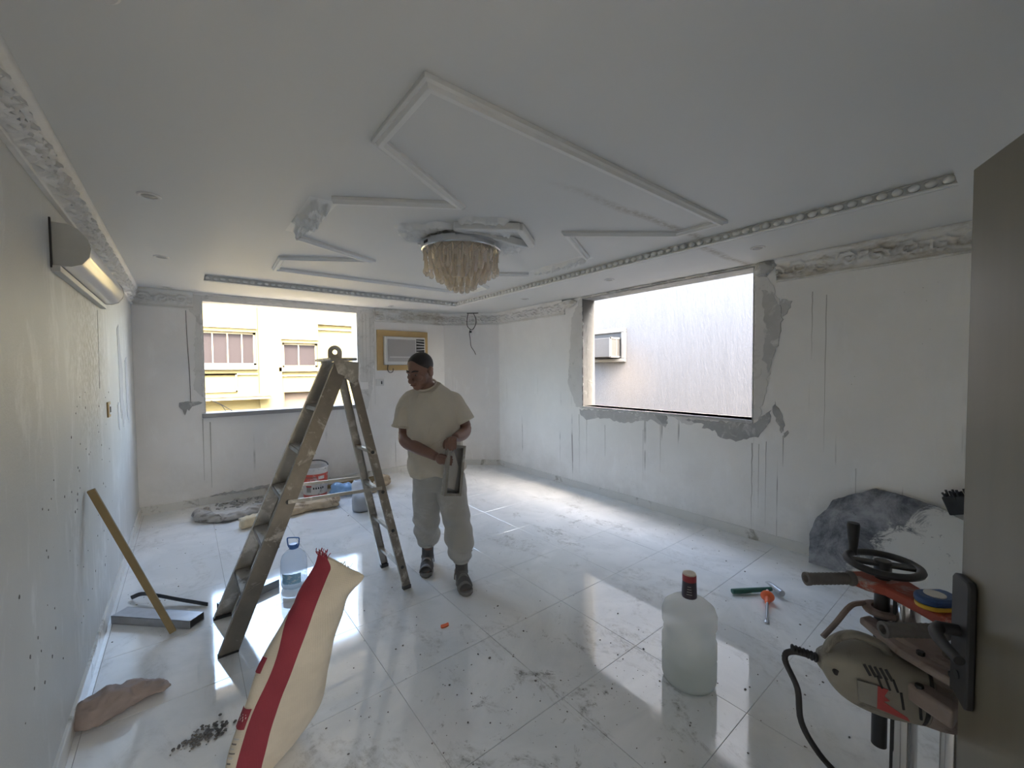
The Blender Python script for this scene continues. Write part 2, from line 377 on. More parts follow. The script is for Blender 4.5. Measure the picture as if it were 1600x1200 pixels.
    def prism(s, pts, o, u, v, t, mi=None):
        """outline pts in plane (o,u,v) given thickness vector t"""
        o, u, v, t = Vector(o), Vector(u), Vector(v), Vector(t); n = len(pts)
        A = [o+u*p[0]+v*p[1] for p in pts]; vs = A+[p+t for p in A]
        if u.cross(v).dot(t) < 0: f0, f1 = tuple(range(n)), tuple(range(2*n-1, n-1, -1)); sd_ = [((i+1) % n, i, n+i, n+(i+1) % n) for i in range(n)]
        else: f0, f1 = tuple(range(n-1, -1, -1)), tuple(range(n, 2*n)); sd_ = [(i, (i+1) % n, n+(i+1) % n, n+i) for i in range(n)]
        return s.add(vs, [f0, f1]+sd_, mi)
    def sweep(s, prof, p0, p1, u, v=(0, 0, 1), mi=None):
        """closed profile (list of (a,b) along u,v) extruded from p0 to p1"""
        p0, p1, u, v = Vector(p0), Vector(p1), Vector(u), Vector(v); n = len(prof)
        vs = [p+u*a+v*b for p in (p0, p1) for a, b in prof]
        fs = [tuple(range(n-1, -1, -1)), tuple(range(n, 2*n))]+[(i, (i+1) % n, n+(i+1) % n, n+i) for i in range(n)]
        return s.add(vs, fs, mi)
    def torus(s, c, R_, r, n=32, m_=8, Rm=None, sx=1.0, mi=None):
        vs = []
        for i in range(n):
            a = 2*PI*i/n
            for j in range(m_):
                b = 2*PI*j/m_; p = Vector(((R_+r*math.cos(b))*math.cos(a), (R_+r*math.cos(b))*math.sin(a), sx*r*math.sin(b)))
                vs.append((Rm @ p if Rm is not None else p)+Vector(c))
        return s.add(vs, [(i*m_+j, ((i+1) % n)*m_+j, ((i+1) % n)*m_+(j+1) % m_, i*m_+(j+1) % m_) for i in range(n) for j in range(m_)], mi)
    def build(s, name, mat, parent=None, world=True, smooth=40, bev=0.0, bseg=2):
        me = bpy.data.meshes.new(name); vs = s.v
        if parent is not None and world:
            I = parent_matrix(parent).inverted(); vs = [I @ Vector(v) for v in vs]
        me.from_pydata([tuple(v) for v in vs], [], s.f); me.update()
        mats = mat if isinstance(mat, (list, tuple)) else [mat]
        for x in mats: me.materials.append(M[x])
        if len(mats) > 1: me.polygons.foreach_set('material_index', s.mi)
        bm = bmesh.new(); bm.from_mesh(me); bmesh.ops.recalc_face_normals(bm, faces=bm.faces); bm.to_mesh(me); bm.free()
        if smooth:
            me.polygons.foreach_set('use_smooth', [True]*len(me.polygons)); me.set_sharp_from_angle(angle=math.radians(smooth))
        o = bpy.data.objects.new(name, me); COL.objects.link(o)
        if parent is not None: o.parent = parent
        if bev:
            b = o.modifiers.new('bevel', 'BEVEL'); b.width = bev; b.segments = bseg; b.limit_method = 'ANGLE'; b.angle_limit = math.radians(50)
        return o
def bake(o, voxel=None, smooth=0, factor=.5, fn=None):
    """voxel-remesh one closed mesh into a single continuous surface"""
    if voxel:
        r = o.modifiers.new('r', 'REMESH'); r.mode = 'VOXEL'; r.voxel_size = voxel; r.use_smooth_shade = True
    if smooth:
        q = o.modifiers.new('s', 'SMOOTH'); q.iterations = smooth; q.factor = factor
    dg = bpy.context.evaluated_depsgraph_get(); me = bpy.data.meshes.new_from_object(o.evaluated_get(dg)); me.name = o.name
    o.modifiers.clear(); o.data = me
    if fn:
        for v in me.vertices: v.co = fn(v.co.copy(), v.normal.copy())
    me.polygons.foreach_set('use_smooth', [True]*len(me.polygons)); me.update(); return o
def empty(name, loc, rz=0.0):
    o = bpy.data.objects.new(name, None); COL.objects.link(o); o.location = loc; o.rotation_euler = (0, 0, rz); o.empty_display_size = .05; return o
def tag(o, label=None, cat=None, group=None, kind=None):
    if label: o['label'] = label
    if cat: o['category'] = cat
    if group: o['group'] = group
    if kind: o['kind'] = kind
    return o
def thing(name, loc, label, cat, group=None, rz=0.0): return tag(empty(name, loc, rz), label, cat, group)
def struct(o, label=None): o['kind'] = 'structure'; o['category'] = 'structure'; o['label'] = label or o.name.replace('_', ' '); return o
def dup(o, parent=None):
    c = o.copy(); COL.objects.link(c)
    if parent is not None: c.parent = parent
    for ch in list(o.children): dup(ch, c)
    return c
def jitter_outline(pts, step=.03, amp=.012, seed=0):
    out = []; n = len(pts)
    for i in range(n):
        a = np.array(pts[i], float); b = np.array(pts[(i+1) % n], float); L = np.linalg.norm(b-a); k = max(1, int(L/step)); d = (b-a)/max(L, 1e-6); nr = np.array([-d[1], d[0]])
        for j in range(k):
            p = a+(b-a)*j/k; w = amp*noise.noise(Vector((p[0]*23+seed*7.3, p[1]*23, seed)))*2 if j else 0
            out.append(tuple(p+nr*w))
    return out
# ------------------------------------------------------------------ room shell
XL, XR, YB, YN, T = -.44, 4.113, 6.171, -.36, .23
ZS, ZT, ZR = 2.55, 2.615, 2.85          # soffit, tray deck, roof top
CX, CY = 3.45, 5.51                    # corner splay: (CX,YB) to (XR,CY)
W1 = (.18, 2.01, 1.10, 2.465); W2 = (1.58, 3.67, 1.115, 2.53)
def holed(name, mat, axis, at, a0, a1, z0, z1, hole, label):
    b = MB()
    def q(u0, u1, v0, v1):
        if axis == 'Y': b.bb((u0, at, v0), (u1, at+T, v1))
        else: b.bb((at, u0, v0), (at+T, u1, v1))
    h0, h1, g0, g1 = hole
    q(a0, h0, z0, z1); q(h1, a1, z0, z1); q(h0, h1, z0, g0); q(h0, h1, g1, z1)
    return struct(b.build(name, mat, smooth=0), label)
holed('wall_back', 'wall_back', 'Y', YB, XL-T, CX, -.05, ZT, W1, 'dirty white plaster wall around the window over the bucket')
holed('wall_right', 'wall', 'X', XR, YN-T, CY, -.05, ZT, W2, 'white plaster wall with dark streaks around the larger window')
b = MB(); b.prism([(CX, YB), (XR, CY), (XR+T, CY), (XR+T, YB+T), (CX, YB+T)], (0, 0, -.05), (1, 0, 0), (0, 1, 0), (0, 0, ZT+.05))
struct(b.build('wall_corner', 'wall_back', smooth=0), 'narrow splayed plaster wall in the corner behind the man')
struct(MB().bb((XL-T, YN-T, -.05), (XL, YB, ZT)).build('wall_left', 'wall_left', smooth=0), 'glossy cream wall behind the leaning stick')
DX0, DX1, DZ = -.30, .70, 2.08
b = MB(); b.bb((XL, YN-T, -.05), (DX0, YN, ZT)); b.bb((DX1, YN-T, -.05), (XR, YN, ZT)); b.bb((DX0, YN-T, DZ), (DX1, YN, ZT))
struct(b.build('wall_near', 'wall', smooth=0), 'wall with the open doorway')
b = MB(); b.bb((-1.2, -3.2, -.05), (-1.1, YN-T, ZS)); b.bb((1.9, -3.2, -.05), (2.0, YN-T, ZS)); b.bb((-1.2, -3.3, -.05), (.0, -3.2, ZS)); b.bb((.9, -3.3, -.05), (2, -3.2, ZS)); b.bb((.0, -3.3, -.05), (.9, -3.2, 1.2)); b.bb((.0, -3.3, 1.95), (.9, -3.2, ZS)); b.bb((-1.2, -3.3, ZS), (2, YN-T, ZS+.1)); b.bb((-1.2, -3.3, -.1), (2, YN-T, -.002))  # unseen hall; its back-wall opening is added to let fill daylight through the doorway
struct(b.build('wall_hall', 'wall', smooth=0), 'hallway walls outside the doorway')
# ceiling: soffit ring with a raised tray
TX0, TX1, TY0, TY1 = .18, 3.22, .25, 5.37
b = MB()
b.bb((XL, YN, ZS), (TX0, YB, ZT)); b.bb((TX1, YN, ZS), (XR, YB, ZT)); b.bb((TX0, YN, ZS), (TX1, TY0, ZT)); b.bb((TX0, TY1, ZS), (TX1, YB, ZT))
b.bb((XL-T, YN-T, ZT), (XR+T, YB+T, ZR))
ceiling = struct(b.build('ceiling', 'ceil', smooth=0), 'white plaster ceiling with a shallow raised tray')
# floor: grout bed and single tiles
floor = struct(MB().bb((XL-T, YN-T, -.06), (XR+T, YB+T, -.004)).build('floor', 'grout', smooth=0), 'white polished marble tile floor with plaster dust')
GX, GY, TS, GAP = .195, .18, .60, .0014
def tile_mesh(w, h):
    me = bpy.data.meshes.new('tile'); c = .0012; vs = []
    for z, k in ((-.005, 0), (-c, 0), (0, c)):
        vs += [(-w/2+k, -h/2+k, z), (w/2-k, -h/2+k, z), (w/2-k, h/2-k, z), (-w/2+k, h/2-k, z)]
    fs = [(8, 9, 10, 11)]+[(a*4+i, a*4+(i+1) % 4, (a+1)*4+(i+1) % 4, (a+1)*4+i) for a in (0, 1) for i in range(4)]
    me.from_pydata(vs, [], fs); me.materials.append(M['floor']); return me
TM = {}
for i in range(-2, 8):
    for j in range(-2, 11):
        x0, x1 = max(GX+i*TS, XL), min(GX+(i+1)*TS, XR); y0, y1 = max(GY+j*TS, YN-T), min(GY+(j+1)*TS, YB)
        if x1-x0 < .02 or y1-y0 < .02: continue
        w, h = round(x1-x0-GAP, 4), round(y1-y0-GAP, 4)
        if (w, h) not in TM: TM[w, h] = tile_mesh(w, h)
        o = bpy.data.objects.new('tile', TM[w, h]); o.location = ((x0+x1)/2, (y0+y1)/2, 0); o.parent = floor; COL.objects.link(o)
# skirting tiles
def skirting(name, p0, p1, inward, label):
    p0, p1 = Vector(p0), Vector(p1); L = (p1-p0).length; d = (p1-p0)/L; u = Vector(inward); k = int(L/.6)+1
    root = None
    for i in range(k):
        a, e = p0+d*(i*.6+.0012), p0+d*min(L, (i+1)*.6-.0012); q = .0005*(i % 3)
        o = MB().sweep([(.0005, .0005), (.014+q, .0005), (.014+q, .086), (.010+q, .092), (.0005, .092)], a, e, u).build(name if root is None else 'skirting_tile', 'base', root, smooth=0)
        if root is None: root = struct(o, label)
    return root
skirting('baseboard_left', (XL, YN, 0), (XL, YB, 0), (1, 0, 0), 'pale skirting tiles along the cream wall')
skirting('baseboard_back', (XL+.015, YB, 0), (CX, YB, 0), (0, -1, 0), 'pale skirting tiles below the window over the bucket')
q = 1/math.sqrt(2)
skirting('baseboard_corner', (CX, YB, 0), (XR, CY, 0), (-q, -q, 0), 'short skirting across the splayed corner')
skirting('baseboard_right', (XR, YN, 0), (XR, CY, 0), (-1, 0, 0), 'pale skirting tiles along the streaked wall')
# ------------------------------------------------------------------ cornice with modelled scrolls
PER = .34
def scroll_points():
    pts = []
    for sgn, cx, cy in ((1, .085, .54), (-1, .255, .46)):
        for t in np.linspace(0, 1, 46):
            a = t*2.6*PI; r = .012+.060*(1-t); pts.append((cx+r*math.cos(a*sgn+(0 if sgn > 0 else PI)), cy*.135-.002+.72*r*math.sin(a*sgn+(0 if sgn > 0 else PI)), .010-.003*t))
        for k in range(7):
            a = k*.9; pts.append((cx+.078*math.cos(a), cy*.135+.052*math.sin(a), .012))
    for t in np.linspace(0, 1, 30): pts.append((t*PER, .067+.038*math.sin(2*PI*t+PI/2), .006))
    return np.array(pts)
SP = scroll_points()
def relief(sv, vv):
    s_ = np.mod(sv, PER)[..., None]; h = np.zeros(sv.shape)
    for off in (-PER, 0, PER):
        d2 = (s_-SP[:, 0]-off)**2+(vv[..., None]-SP[:, 1])**2
        h = np.maximum(h, np.exp(-d2/(2*(SP[:, 2]*.72)**2)).max(-1))
    return h
def cornice(name, p0, p1, inward, mat, label, seed=0, wear=0.0):
    p0, p1 = Vector(p0), Vector(p1); L = (p1-p0).length; d = (p1-p0)/L; u = Vector(inward)
    ns = max(4, int(L/.0095)); base = [(.001, 2.352), (.020, 2.352), (.024, 2.360), (.020, 2.368), (.010, 2.374)]
    NV = 17; z0, z1 = 2.376, 2.512; top = [(.046, 2.516), (.060, 2.522), (.066, 2.532), (.066, 2.5485), (.001, 2.5485)]
    sv = np.linspace(0, L, ns+1); vv = np.linspace(0, z1-z0, NV); SVg, VV = np.meshgrid(sv, vv, indexing='ij')
    H = relief(SVg+seed*.11, VV)
    if wear:
        wn_ = np.array([[noise.noise(Vector((x*2.2+seed, v*9, seed))) for v in vv] for x in sv]); H = H*np.clip(1-wear*2.2*np.clip(wn_+.15, 0, 1), 0.05, 1)
    edge = np.clip(np.minimum(VV, (z1-z0)-VV)/.012, 0, 1)
    vs = []; m_ = len(base)+NV+len(top)
    for i in range(ns+1):
        c = p0+d*sv[i]
        prof = list(base)+[(.010+.034*(vv[j]/(z1-z0))**1.6+.034*H[i, j]*edge[i, j]-.006*edge[i, j], z0+vv[j]) for j in range(NV)]+top
        vs += [(c.x+u.x*a, c.y+u.y*a, z) for a, z in prof]
    fs = [(i*m_+j, i*m_+(j+1) % m_, (i+1)*m_+(j+1) % m_, (i+1)*m_+j) for i in range(ns) for j in range(m_)]
    fs += [tuple(range(m_)), tuple(ns*m_+j for j in range(m_))]
    b = MB(); b.add(vs, fs); return struct(b.build(name, mat, smooth=60), label)
cornice('trim_1', (XL, YN, 0), (XL, YB-.07, 0), (1, 0, 0), 'crown', 'scrolled plaster cornice above the wall light')
cornice('trim_2', (XL, YB, 0), (.10, YB, 0), (0, -1, 0), 'crown', 'short scrolled cornice beside the window over the bucket', 3, .8)
cornice('trim_3', (2.27, YB, 0), (CX+.02, YB, 0), (0, -1, 0), 'crown_dirty', 'scrolled cornice above the window air conditioner', 5, .5)
cornice('trim_4', (CX, YB, 0), (XR, CY, 0), (-q, -q, 0), 'crown', 'scrolled cornice over the splayed corner', 7)
cornice('trim_5', (XR, 3.98, 0), (XR, CY, 0), (-1, 0, 0), 'crown', 'scrolled cornice between corner and larger window', 9, .3)
cornice('trim_6', (XR, YN, 0), (XR, 1.40, 0), (-1, 0, 0), 'crown_dirty', 'brown-stained scrolled cornice beside the open door', 11, .7)
# beaded trim inside the tray edge
bead_b = MB(); bead_b.ell((0, 0, 0), (.024, .0255, .0205), 14, 10); bead0 = bead_b.build('bead', 'plaster'); bead_me = bead0.data; bpy.data.objects.remove(bead0)
def beads(name, p0, p1, inward, label):
    p0, p1 = Vector(p0), Vector(p1); L = (p1-p0).length; d = (p1-p0)/L; u = Vector(inward)
    prof = [(.0005, 2.5515), (.028, 2.5515), (.030, 2.555), (.030, 2.561), (.024, 2.565), (.009, 2.567), (.009, 2.607), (.020, 2.610), (.020, 2.6145), (.0005, 2.6145)]
    r = struct(MB().sweep(prof, p0, p1, u).build(name, 'plaster', smooth=30), label)
    n = int(L/.0665)
    for i in range(n):
        c = p0+d*((i+.5)*L/n)+u*.018; o = bpy.data.objects.new('bead', bead_me); o.location = (c.x, c.y, 2.588); o.rotation_euler = (0, 0, math.atan2(u.y, u.x)); o.parent = r; COL.objects.link(o)
beads('trim_7', (TX1, TY0, 0), (TX1, TY1, 0), (-1, 0, 0), 'egg-shaped bead moulding along the tray edge by the larger window')
beads('trim_8', (TX0, TY1, 0), (TX1-.03, TY1, 0), (0, -1, 0), 'bead moulding along the tray edge by the air conditioner')
# raised star-shaped moulding on the tray
MP = [(-.001, 0), (-.001, -.018), (.008, -.026), (.016, -.020), (.024, -.034), (.044, -.034), (.052, -.020), (.058, -.016), (.058, 0)]
def strip(p0, p1, name, parent, pv=None, nx=None):
    a, e = Vector((*p0, ZT-.0005)), Vector((*p1, ZT-.0005)); d = (e-a).normalized(); u = Vector((-d.y, d.x, 0))
    def turn(d1, d2): return math.tan(.5*math.atan2(d1.x*d2.y-d1.y*d2.x, d1.dot(d2)))
    k0 = turn((a-Vector((*pv, a.z))).normalized(), d) if pv else 0.0; k1 = turn(d, (Vector((*nx, e.z))-e).normalized()) if nx else 0.0
    P = [(x-.03, z) for x, z in MP]; n = len(P)
    vs = [a+u*x+d*(x*k0)+Vector((0, 0, z)) for x, z in P]+[e+u*x-d*(x*k1)+Vector((0, 0, z)) for x, z in P]
    return MB().add(vs, [tuple(range(n-1, -1, -1)), tuple(range(n, 2*n))]+[(i, (i+1) % n, n+(i+1) % n, n+i) for i in range(n)]).build(name, 'plaster', parent, smooth=25)
star = [[(.71, 2.56), (1.33, 2.18), (.695, 1.79), (.695, 1.325), (2.92, 1.34), (2.90, 1.66), (2.24, 2.15), (2.86, 2.50)],
        [(.69, 3.42), (1.33, 3.74), (.70, 4.12), (.72, 4.58), (2.90, 4.58), (2.90, 4.12), (2.25, 3.72), (2.86, 3.30)]]
root = None
for ch in star:
    for i_, (p0, p1) in enumerate(zip(ch, ch[1:])):
        o = strip(p0, p1, 'trim_9' if root is None else 'moulding_strip', root, ch[i_-1] if i_ else None, ch[i_+2] if i_+2 < len(ch) else None)
        if root is None: root = struct(o, 'raised star-shaped plaster moulding on the ceiling tray')
def scroll_lump(name, parent, cx, cy, L, Wd, hgt, seed, rot=0.0, zt=None, mat='plaster'):
    """a carved plaster piece: heightfield of scrolls over an irregular outline, facing down"""
    zt = ZT-.0005 if zt is None else zt; n, m_ = 46, 34; vs = []; R = Matrix.Rotation(rot, 3, 'Z')
    X, Y = np.meshgrid(np.linspace(-1, 1, n), np.linspace(-1, 1, m_), indexing='ij')
    H = relief(X*L/2*1.0+seed*.2+2, (Y*.5+.5)*.135)
    for i in range(n):
        for j in range(m_):
            r = math.hypot(X[i, j]*.92, Y[i, j]*.92); a = math.atan2(Y[i, j], X[i, j]); rim = .86+.13*math.sin(5*a+seed)+.08*noise.noise(Vector((X[i, j]*4, Y[i, j]*4, seed)))
            e = min(1, max(0, (rim-r)/.12)); h = e*hgt*(.30+.70*H[i, j])
            p = R @ Vector((X[i, j]*L/2, Y[i, j]*Wd/2, 0)); vs.append((cx+p.x, cy+p.y, zt-h))
    fs = [(i*m_+j, i*m_+j+1, (i+1)*m_+j+1, (i+1)*m_+j) for i in range(n-1) for j in range(m_-1)]
    k = len(vs); vs += [(x, y, zt) for x, y, z in vs]; ring = [i*m_ for i in range(n)]+[(n-1)*m_+j for j in range(1, m_)]+[i*m_+m_-1 for i in range(n-2, -1, -1)]+[j for j in range(m_-2, 0, -1)]
    fs += [(a, ring[(i+1) % len(ring)], ring[(i+1) % len(ring)]+k, a+k) for i, a in enumerate(ring)]
    return MB().add(vs, fs).build(name, mat, parent, smooth=70)
for i, (x, y, L, Wd, rt_) in enumerate(((.675, 2.98, .74, .16, PI/2), (2.88, 2.86, .74, .15, PI/2))):
    scroll_lump('scroll_ornament', root, x, y, L, Wd, .05, i+1, rt_)
# central rosette round the lamp (square of carved plaster with a broken raised corner)
ros = thing('ceiling_rosette', (1.72, 2.74, ZT), 'carved plaster rosette on the ceiling behind the crystal lamp', 'rosette')
def rosette():
    n = 90; vs = []; A = .58
    X, Y = np.meshgrid(np.linspace(-A, A, n), np.linspace(-A, A, n), indexing='ij')
    H = relief(X+Y*.3+3, np.mod(np.abs(Y)+.02, .135)); 
    for i in range(n):
        for j in range(n):
            x, y = X[i, j], Y[i, j]; a = math.atan2(y, x); r = math.hypot(x, y)
            rim = .44+.075*math.cos(4*a+.5)+.03*math.cos(12*a)+.02*noise.noise(Vector((x*9, y*9, 2)))
            e = min(1, max(0, (rim-r)/.02)); vs.append((1.72+x, 2.74+y, ZT-.0005-e*(.018+.02*H[i, j])))
    fs = [(i*n+j, i*n+j+1, (i+1)*n+j+1, (i+1)*n+j) for i in range(n-1) for j in range(n-1) if min(vs[i*n+j][2], vs[(i+1)*n+j+1][2], vs[i*n+j+1][2], vs[(i+1)*n+j][2]) < ZT-.001]
    MB().add(vs, fs).build('carved_plaster', 'plaster', ros, smooth=70)
    for (a, e, w) in (((1.47, 2.47), (1.84, 2.21), .05), ((1.84, 2.21), (2.16, 2.45), .05), ((1.47, 2.47), (2.16, 2.47), .03)):
        MB().bar((*a, ZT-.03), (*e, ZT-.032), w, .055).build('broken_strip', 'plaster', ros, bev=.008)
rosette()
# ------------------------------------------------------------------ windows: raw openings with cement patching
def patches(parent, plane, lst):
    for i, (pts, mat, th) in enumerate(lst):
        pts = jitter_outline(pts, .025, .014, i+3)
        b = MB()
        if plane == 'R': b.prism(pts, (XR-.0005, 0, 0), (0, 1, 0), (0, 0, 1), (-th, 0, 0))
        elif plane == 'B': b.prism(pts, (0, YB-.0005, 0), (1, 0, 0), (0, 0, 1), (0, -th, 0))
        else: b.prism(pts, (XL+.0005, 0, 0), (0, 1, 0), (0, 0, 1), (th, 0, 0))
        b.build('plaster_patch', mat, parent, smooth=0)
b = MB(); y0, y1, z0, z1 = W2
w2 = struct(MB().bb((XR-.012, y0, z0-.03), (XR+T, y1, z0)).build('window_2', 'cement', smooth=0, bev=.004), 'larger open window hole edged with grey cement')
b = MB().bb((XR-.004, y1-.012, z0), (XR+T, y1, z1)); b.build('jamb', 'jamb', w2, smooth=0)
b = MB().bb((XR-.004, y0, z0), (XR+T, y0+.012, z1)); b.build('jamb', 'cement', w2, smooth=0)
b = MB().bb((XR-.004, y0, z1-.012), (XR+T, y1, z1)); b.build('lintel', 'cement_dk', w2, smooth=0)
for i in range(9):   # trowel smears on the far jamb
    z = z0+.1+i*.145; MB().prism(jitter_outline([(0, 0), (.035+.02*RN.rand(), .01), (.04, .09), (.005, .1)], .02, .01, i), (XR+.05+.04*RN.rand(), y1-.012, z), (1, 0, 0), (0, 0, 1), (0, -.002, 0)).build('cement_smear', 'jamb', w2, smooth=0)
patches(w2, 'R', [
    ([(3.67, 2.53), (3.72, 2.52), (3.86, 2.27), (3.90, 1.75), (3.93, 1.40), (3.79, 1.10), (3.67, 1.08)], 'cement_lt', .004),
    ([(3.67, 2.40), (3.74, 2.36), (3.76, 1.9), (3.80, 1.5), (3.67, 1.3)], 'cement_lt', .006),
    ([(1.575, 2.545), (1.50, 2.545), (1.456, 2.37), (1.375, 2.18), (1.37, 1.90), (1.43, 1.68), (1.485, 1.34), (1.526, 1.128), (1.575, 1.12)], 'cement_lt', .005),
    ([(1.52, 2.30), (1.44, 2.28), (1.36, 2.12), (1.36, 1.92), (1.42, 1.70), (1.46, 1.55), (1.50, 1.7), (1.49, 2.0)], 'cement', .008),
    ([(1.358, 2.20), (1.28, 2.174), (1.317, 2.068), (1.356, 2.045)], 'cement', .004),
    ([(2.25, 1.06), (2.04, 1.03), (2.06, .99), (1.93, .985), (1.90, .93), (1.73, .895), (1.66, .93), (1.535, .96), (1.50, 1.02), (1.44, 1.11), (1.43, 1.22), (1.50, 1.16), (1.575, 1.085)], 'cement_dk', .005),
    ([(3.72, 1.07), (3.70, .99), (3.60, .93), (3.45, .97), (3.25, .985), (3.02, .95), (2.80, 1.0), (2.62, 1.02), (2.47, .955), (2.44, 1.02), (2.55, 1.083), (3.2, 1.08)], 'cement', .005),
    ([(2.60, 1.085), (2.50, .99), (2.44, 1.0), (2.46, 1.085)], 'cement_dk', .008),
    ([(2.45, 1.085), (2.20, 1.01), (2.0, 1.06), (1.95, 1.085)], 'cement_lt', .004),
    ([(1.40, 1.30), (1.37, 1.24), (1.33, 1.12), (1.35, 1.02), (1.38, 1.1), (1.42, 1.2)], 'cement_dk', .003),
    ([(1.33, 1.02), (1.325, .98), (1.29, 1.03), (1.30, 1.05)], 'cement_dk', .003),
])
# long dark runs below and beside the window
for y, za, zb, w in ((1.588, .90, .08, .010), (2.53, 1.0, .45, .006), (3.731, 1.0, .2, .007), (1.135, 2.23, 1.67, .006), (1.04, 2.19, .9, .006), (1.335, 1.0, .72, .008), (1.47, .93, .15, .005), (3.60, .95, .35, .005), (2.75, .9, .3, .004), (1.53, .9, .3, .004), (.83, .8, .2, .004), (3.30, .9, .5, .004)):
    pts = [(y+w*noise.noise(Vector((y*9, k, 1)))*.8+w/2*(1-k/14), za+(zb-za)*k/14) for k in range(15)]+[(y+w*noise.noise(Vector((y*9, k, 1)))*.8-w/2*(1-k/14)-.0006, za+(zb-za)*k/14) for k in range(14, -1, -1)]
    MB().prism(pts, (XR-.0004, 0, 0), (0, 1, 0), (0, 0, 1), (-.0012, 0, 0)).build('dirty_run', 'run', w2, smooth=0)
# broken lumps of cornice at the two upper corners
def rough_lump(name, mat, parent, c, r, seed, amp=.35, n=18):
    b = MB(); b.ell((0, 0, 0), (1, 1, 1), n, 11); o = Vector(c)
    b.v = [tuple(o+Vector((v[0]*r[0], v[1]*r[1], v[2]*r[2]))*(1+amp*noise.noise(Vector(v)*2.1+Vector((seed*5.1, 0, 0)))+.5*amp*noise.noise(Vector(v)*5.3+Vector((seed, 3, 0))))) for v in b.v]
    return b.build(name, mat, parent, smooth=35)
rough_lump('broken_cornice', 'crown_dirty', w2, (XR-.02, 3.93, 2.49), (.04, .16, .055), 2)
rough_lump('broken_cornice', 'cement', w2, (XR-.015, 1.50, 2.49), (.035, .075, .065), 4)
for i in range(10): rough_lump('broken_cornice', ['cement', 'crown', 'cement_dk'][i % 3], w2, (XR-.008, 3.6-i*.21, 2.541), (.018, .10, .008), 10+i)
x0, x1, z0, z1 = W1
w1 = struct(MB().bb((x0-.03, YB-.05, z0-.045), (x1+.03, YB+T, z0+.01)).build('window_1', 'sill', smooth=0, bev=.008), 'open window hole with a grey marble sill facing the yellow building')
MB().bb((x0, YB-.004, z0+.01), (x0+.01, YB+T, z1)).build('jamb', 'cement_lt', w1, smooth=0)
MB().bb((x1-.01, YB-.004, z0+.01), (x1, YB+T, z1)).build('jamb', 'cement_lt', w1, smooth=0)
MB().bb((x0, YB-.004, z1-.01), (x1, YB+T, z1)).build('lintel', 'cement_lt', w1, smooth=0)
patches(w1, 'B', [
    ([(2.015, 2.50), (2.25, 2.53), (2.24, 1.6), (2.20, 1.30), (2.14, 1.04), (2.05, 1.03)], 'cement_lt', .004),
    ([(.0, 2.53), (.18, 2.52), (.6, 2.545), (1.2, 2.54), (2.0, 2.545), (2.0, 2.47), (1.3, 2.47), (.9, 2.50), (.5, 2.47), (.18, 2.468), (.17, 1.3), (.08, 1.4), (.12, 2.2)], 'cement_lt', .004),
    ([(.21, .10), (.40, .11), (.75, .13), (1.15, .125), (1.15, .094), (.2, .094)], 'cement', .02),
    ([(2.06, 1.04), (2.02, 1.17), (2.06, 1.20), (2.10, 1.1)], 'cement', .006),
])
for x, za, zb, w in ((2.08, 2.45, 1.5, .006), (2.13, 2.45, 1.3, .006), (2.19, 2.4, 1.45, .008), (.15, 1.05, .3, .010), (.22, 1.0, .2, .012), (2.25, 2.5, 1.1, .006)):
    MB().prism([(x, za), (x+w, za), (x+w*.3, zb), (x, zb)], (0, YB-.0045, 0), (1, 0, 0), (0, 0, 1), (0, -.0012, 0)).build('dirty_run', 'run', w1, smooth=0)
M['skim_white'] = plain('fresh_white_skim', (.80, .81, .82), .22, 0, .05, 9)
patches(bpy.data.objects['wall_left'], 'L', [
    ([(4.82, 1.98), (4.92, 2.02), (5.0, 1.8), (5.12, 1.62), (5.06, 1.40), (5.2, 1.22), (5.02, 1.12), (4.96, 1.3), (4.90, 1.2), (4.84, 1.36), (4.86, 1.62)], 'skim_white', .002),
    ([(5.30, 1.72), (5.48, 1.76), (5.56, 1.4), (5.5, 1.1), (5.36, 1.2)], 'skim_white', .002),
    ([(4.66, 1.34), (4.74, 1.36), (4.76, 1.12), (4.68, 1.16)], 'skim_white', .002)])
MB().prism(jitter_outline([(3.838, 2.02), (3.842, 2.02), (3.806, 1.5), (3.802, 1.5)], .05, .004, 4), (XL+.0004, 0, 0), (0, 1, 0), (0, 0, 1), (.001, 0, 0)).build('wall_crack', 'mortar', bpy.data.objects['wall_left'], smooth=0)
b = MB()
for k in range(70):
    y, z, q_ = 2.0+2.2*RN.rand(), .35+1.15*RN.rand()**1.3, .002+.0045*RN.rand()
    b.prism([(q_*math.cos(a)*(.7+.6*RN.rand()), q_*1.2*math.sin(a)*(.7+.6*RN.rand())) for a in np.linspace(0, 2*PI, 7)[:-1]], (XL+.0004, y, z), (0, 1, 0), (0, 0, 1), (.0012, 0, 0))
b.build('mortar_specks', 'mortar', bpy.data.objects['wall_left'], smooth=0)['kind'] = 'stuff'
# bent reinforcement rods lying over the sill
rod = MB().tube([(.225, YB+.10, 1.265), (.34, YB+.05, 1.205), (.455, YB+.02, 1.1155)], .004, 6).build('bent_rod', 'wire')
tag(rod, 'longer thin bent wire rod sticking up over the window sill', 'rod', 'bent rods on the sill')
rod = MB().tube([(.30, YB+.09, 1.225), (.35, YB+.06, 1.19), (.39, YB+.05, 1.1155)], .004, 6).build('bent_rod', 'wire')
tag(rod, 'shorter thin wire rod resting under the longer one on the sill', 'rod', 'bent rods on the sill')
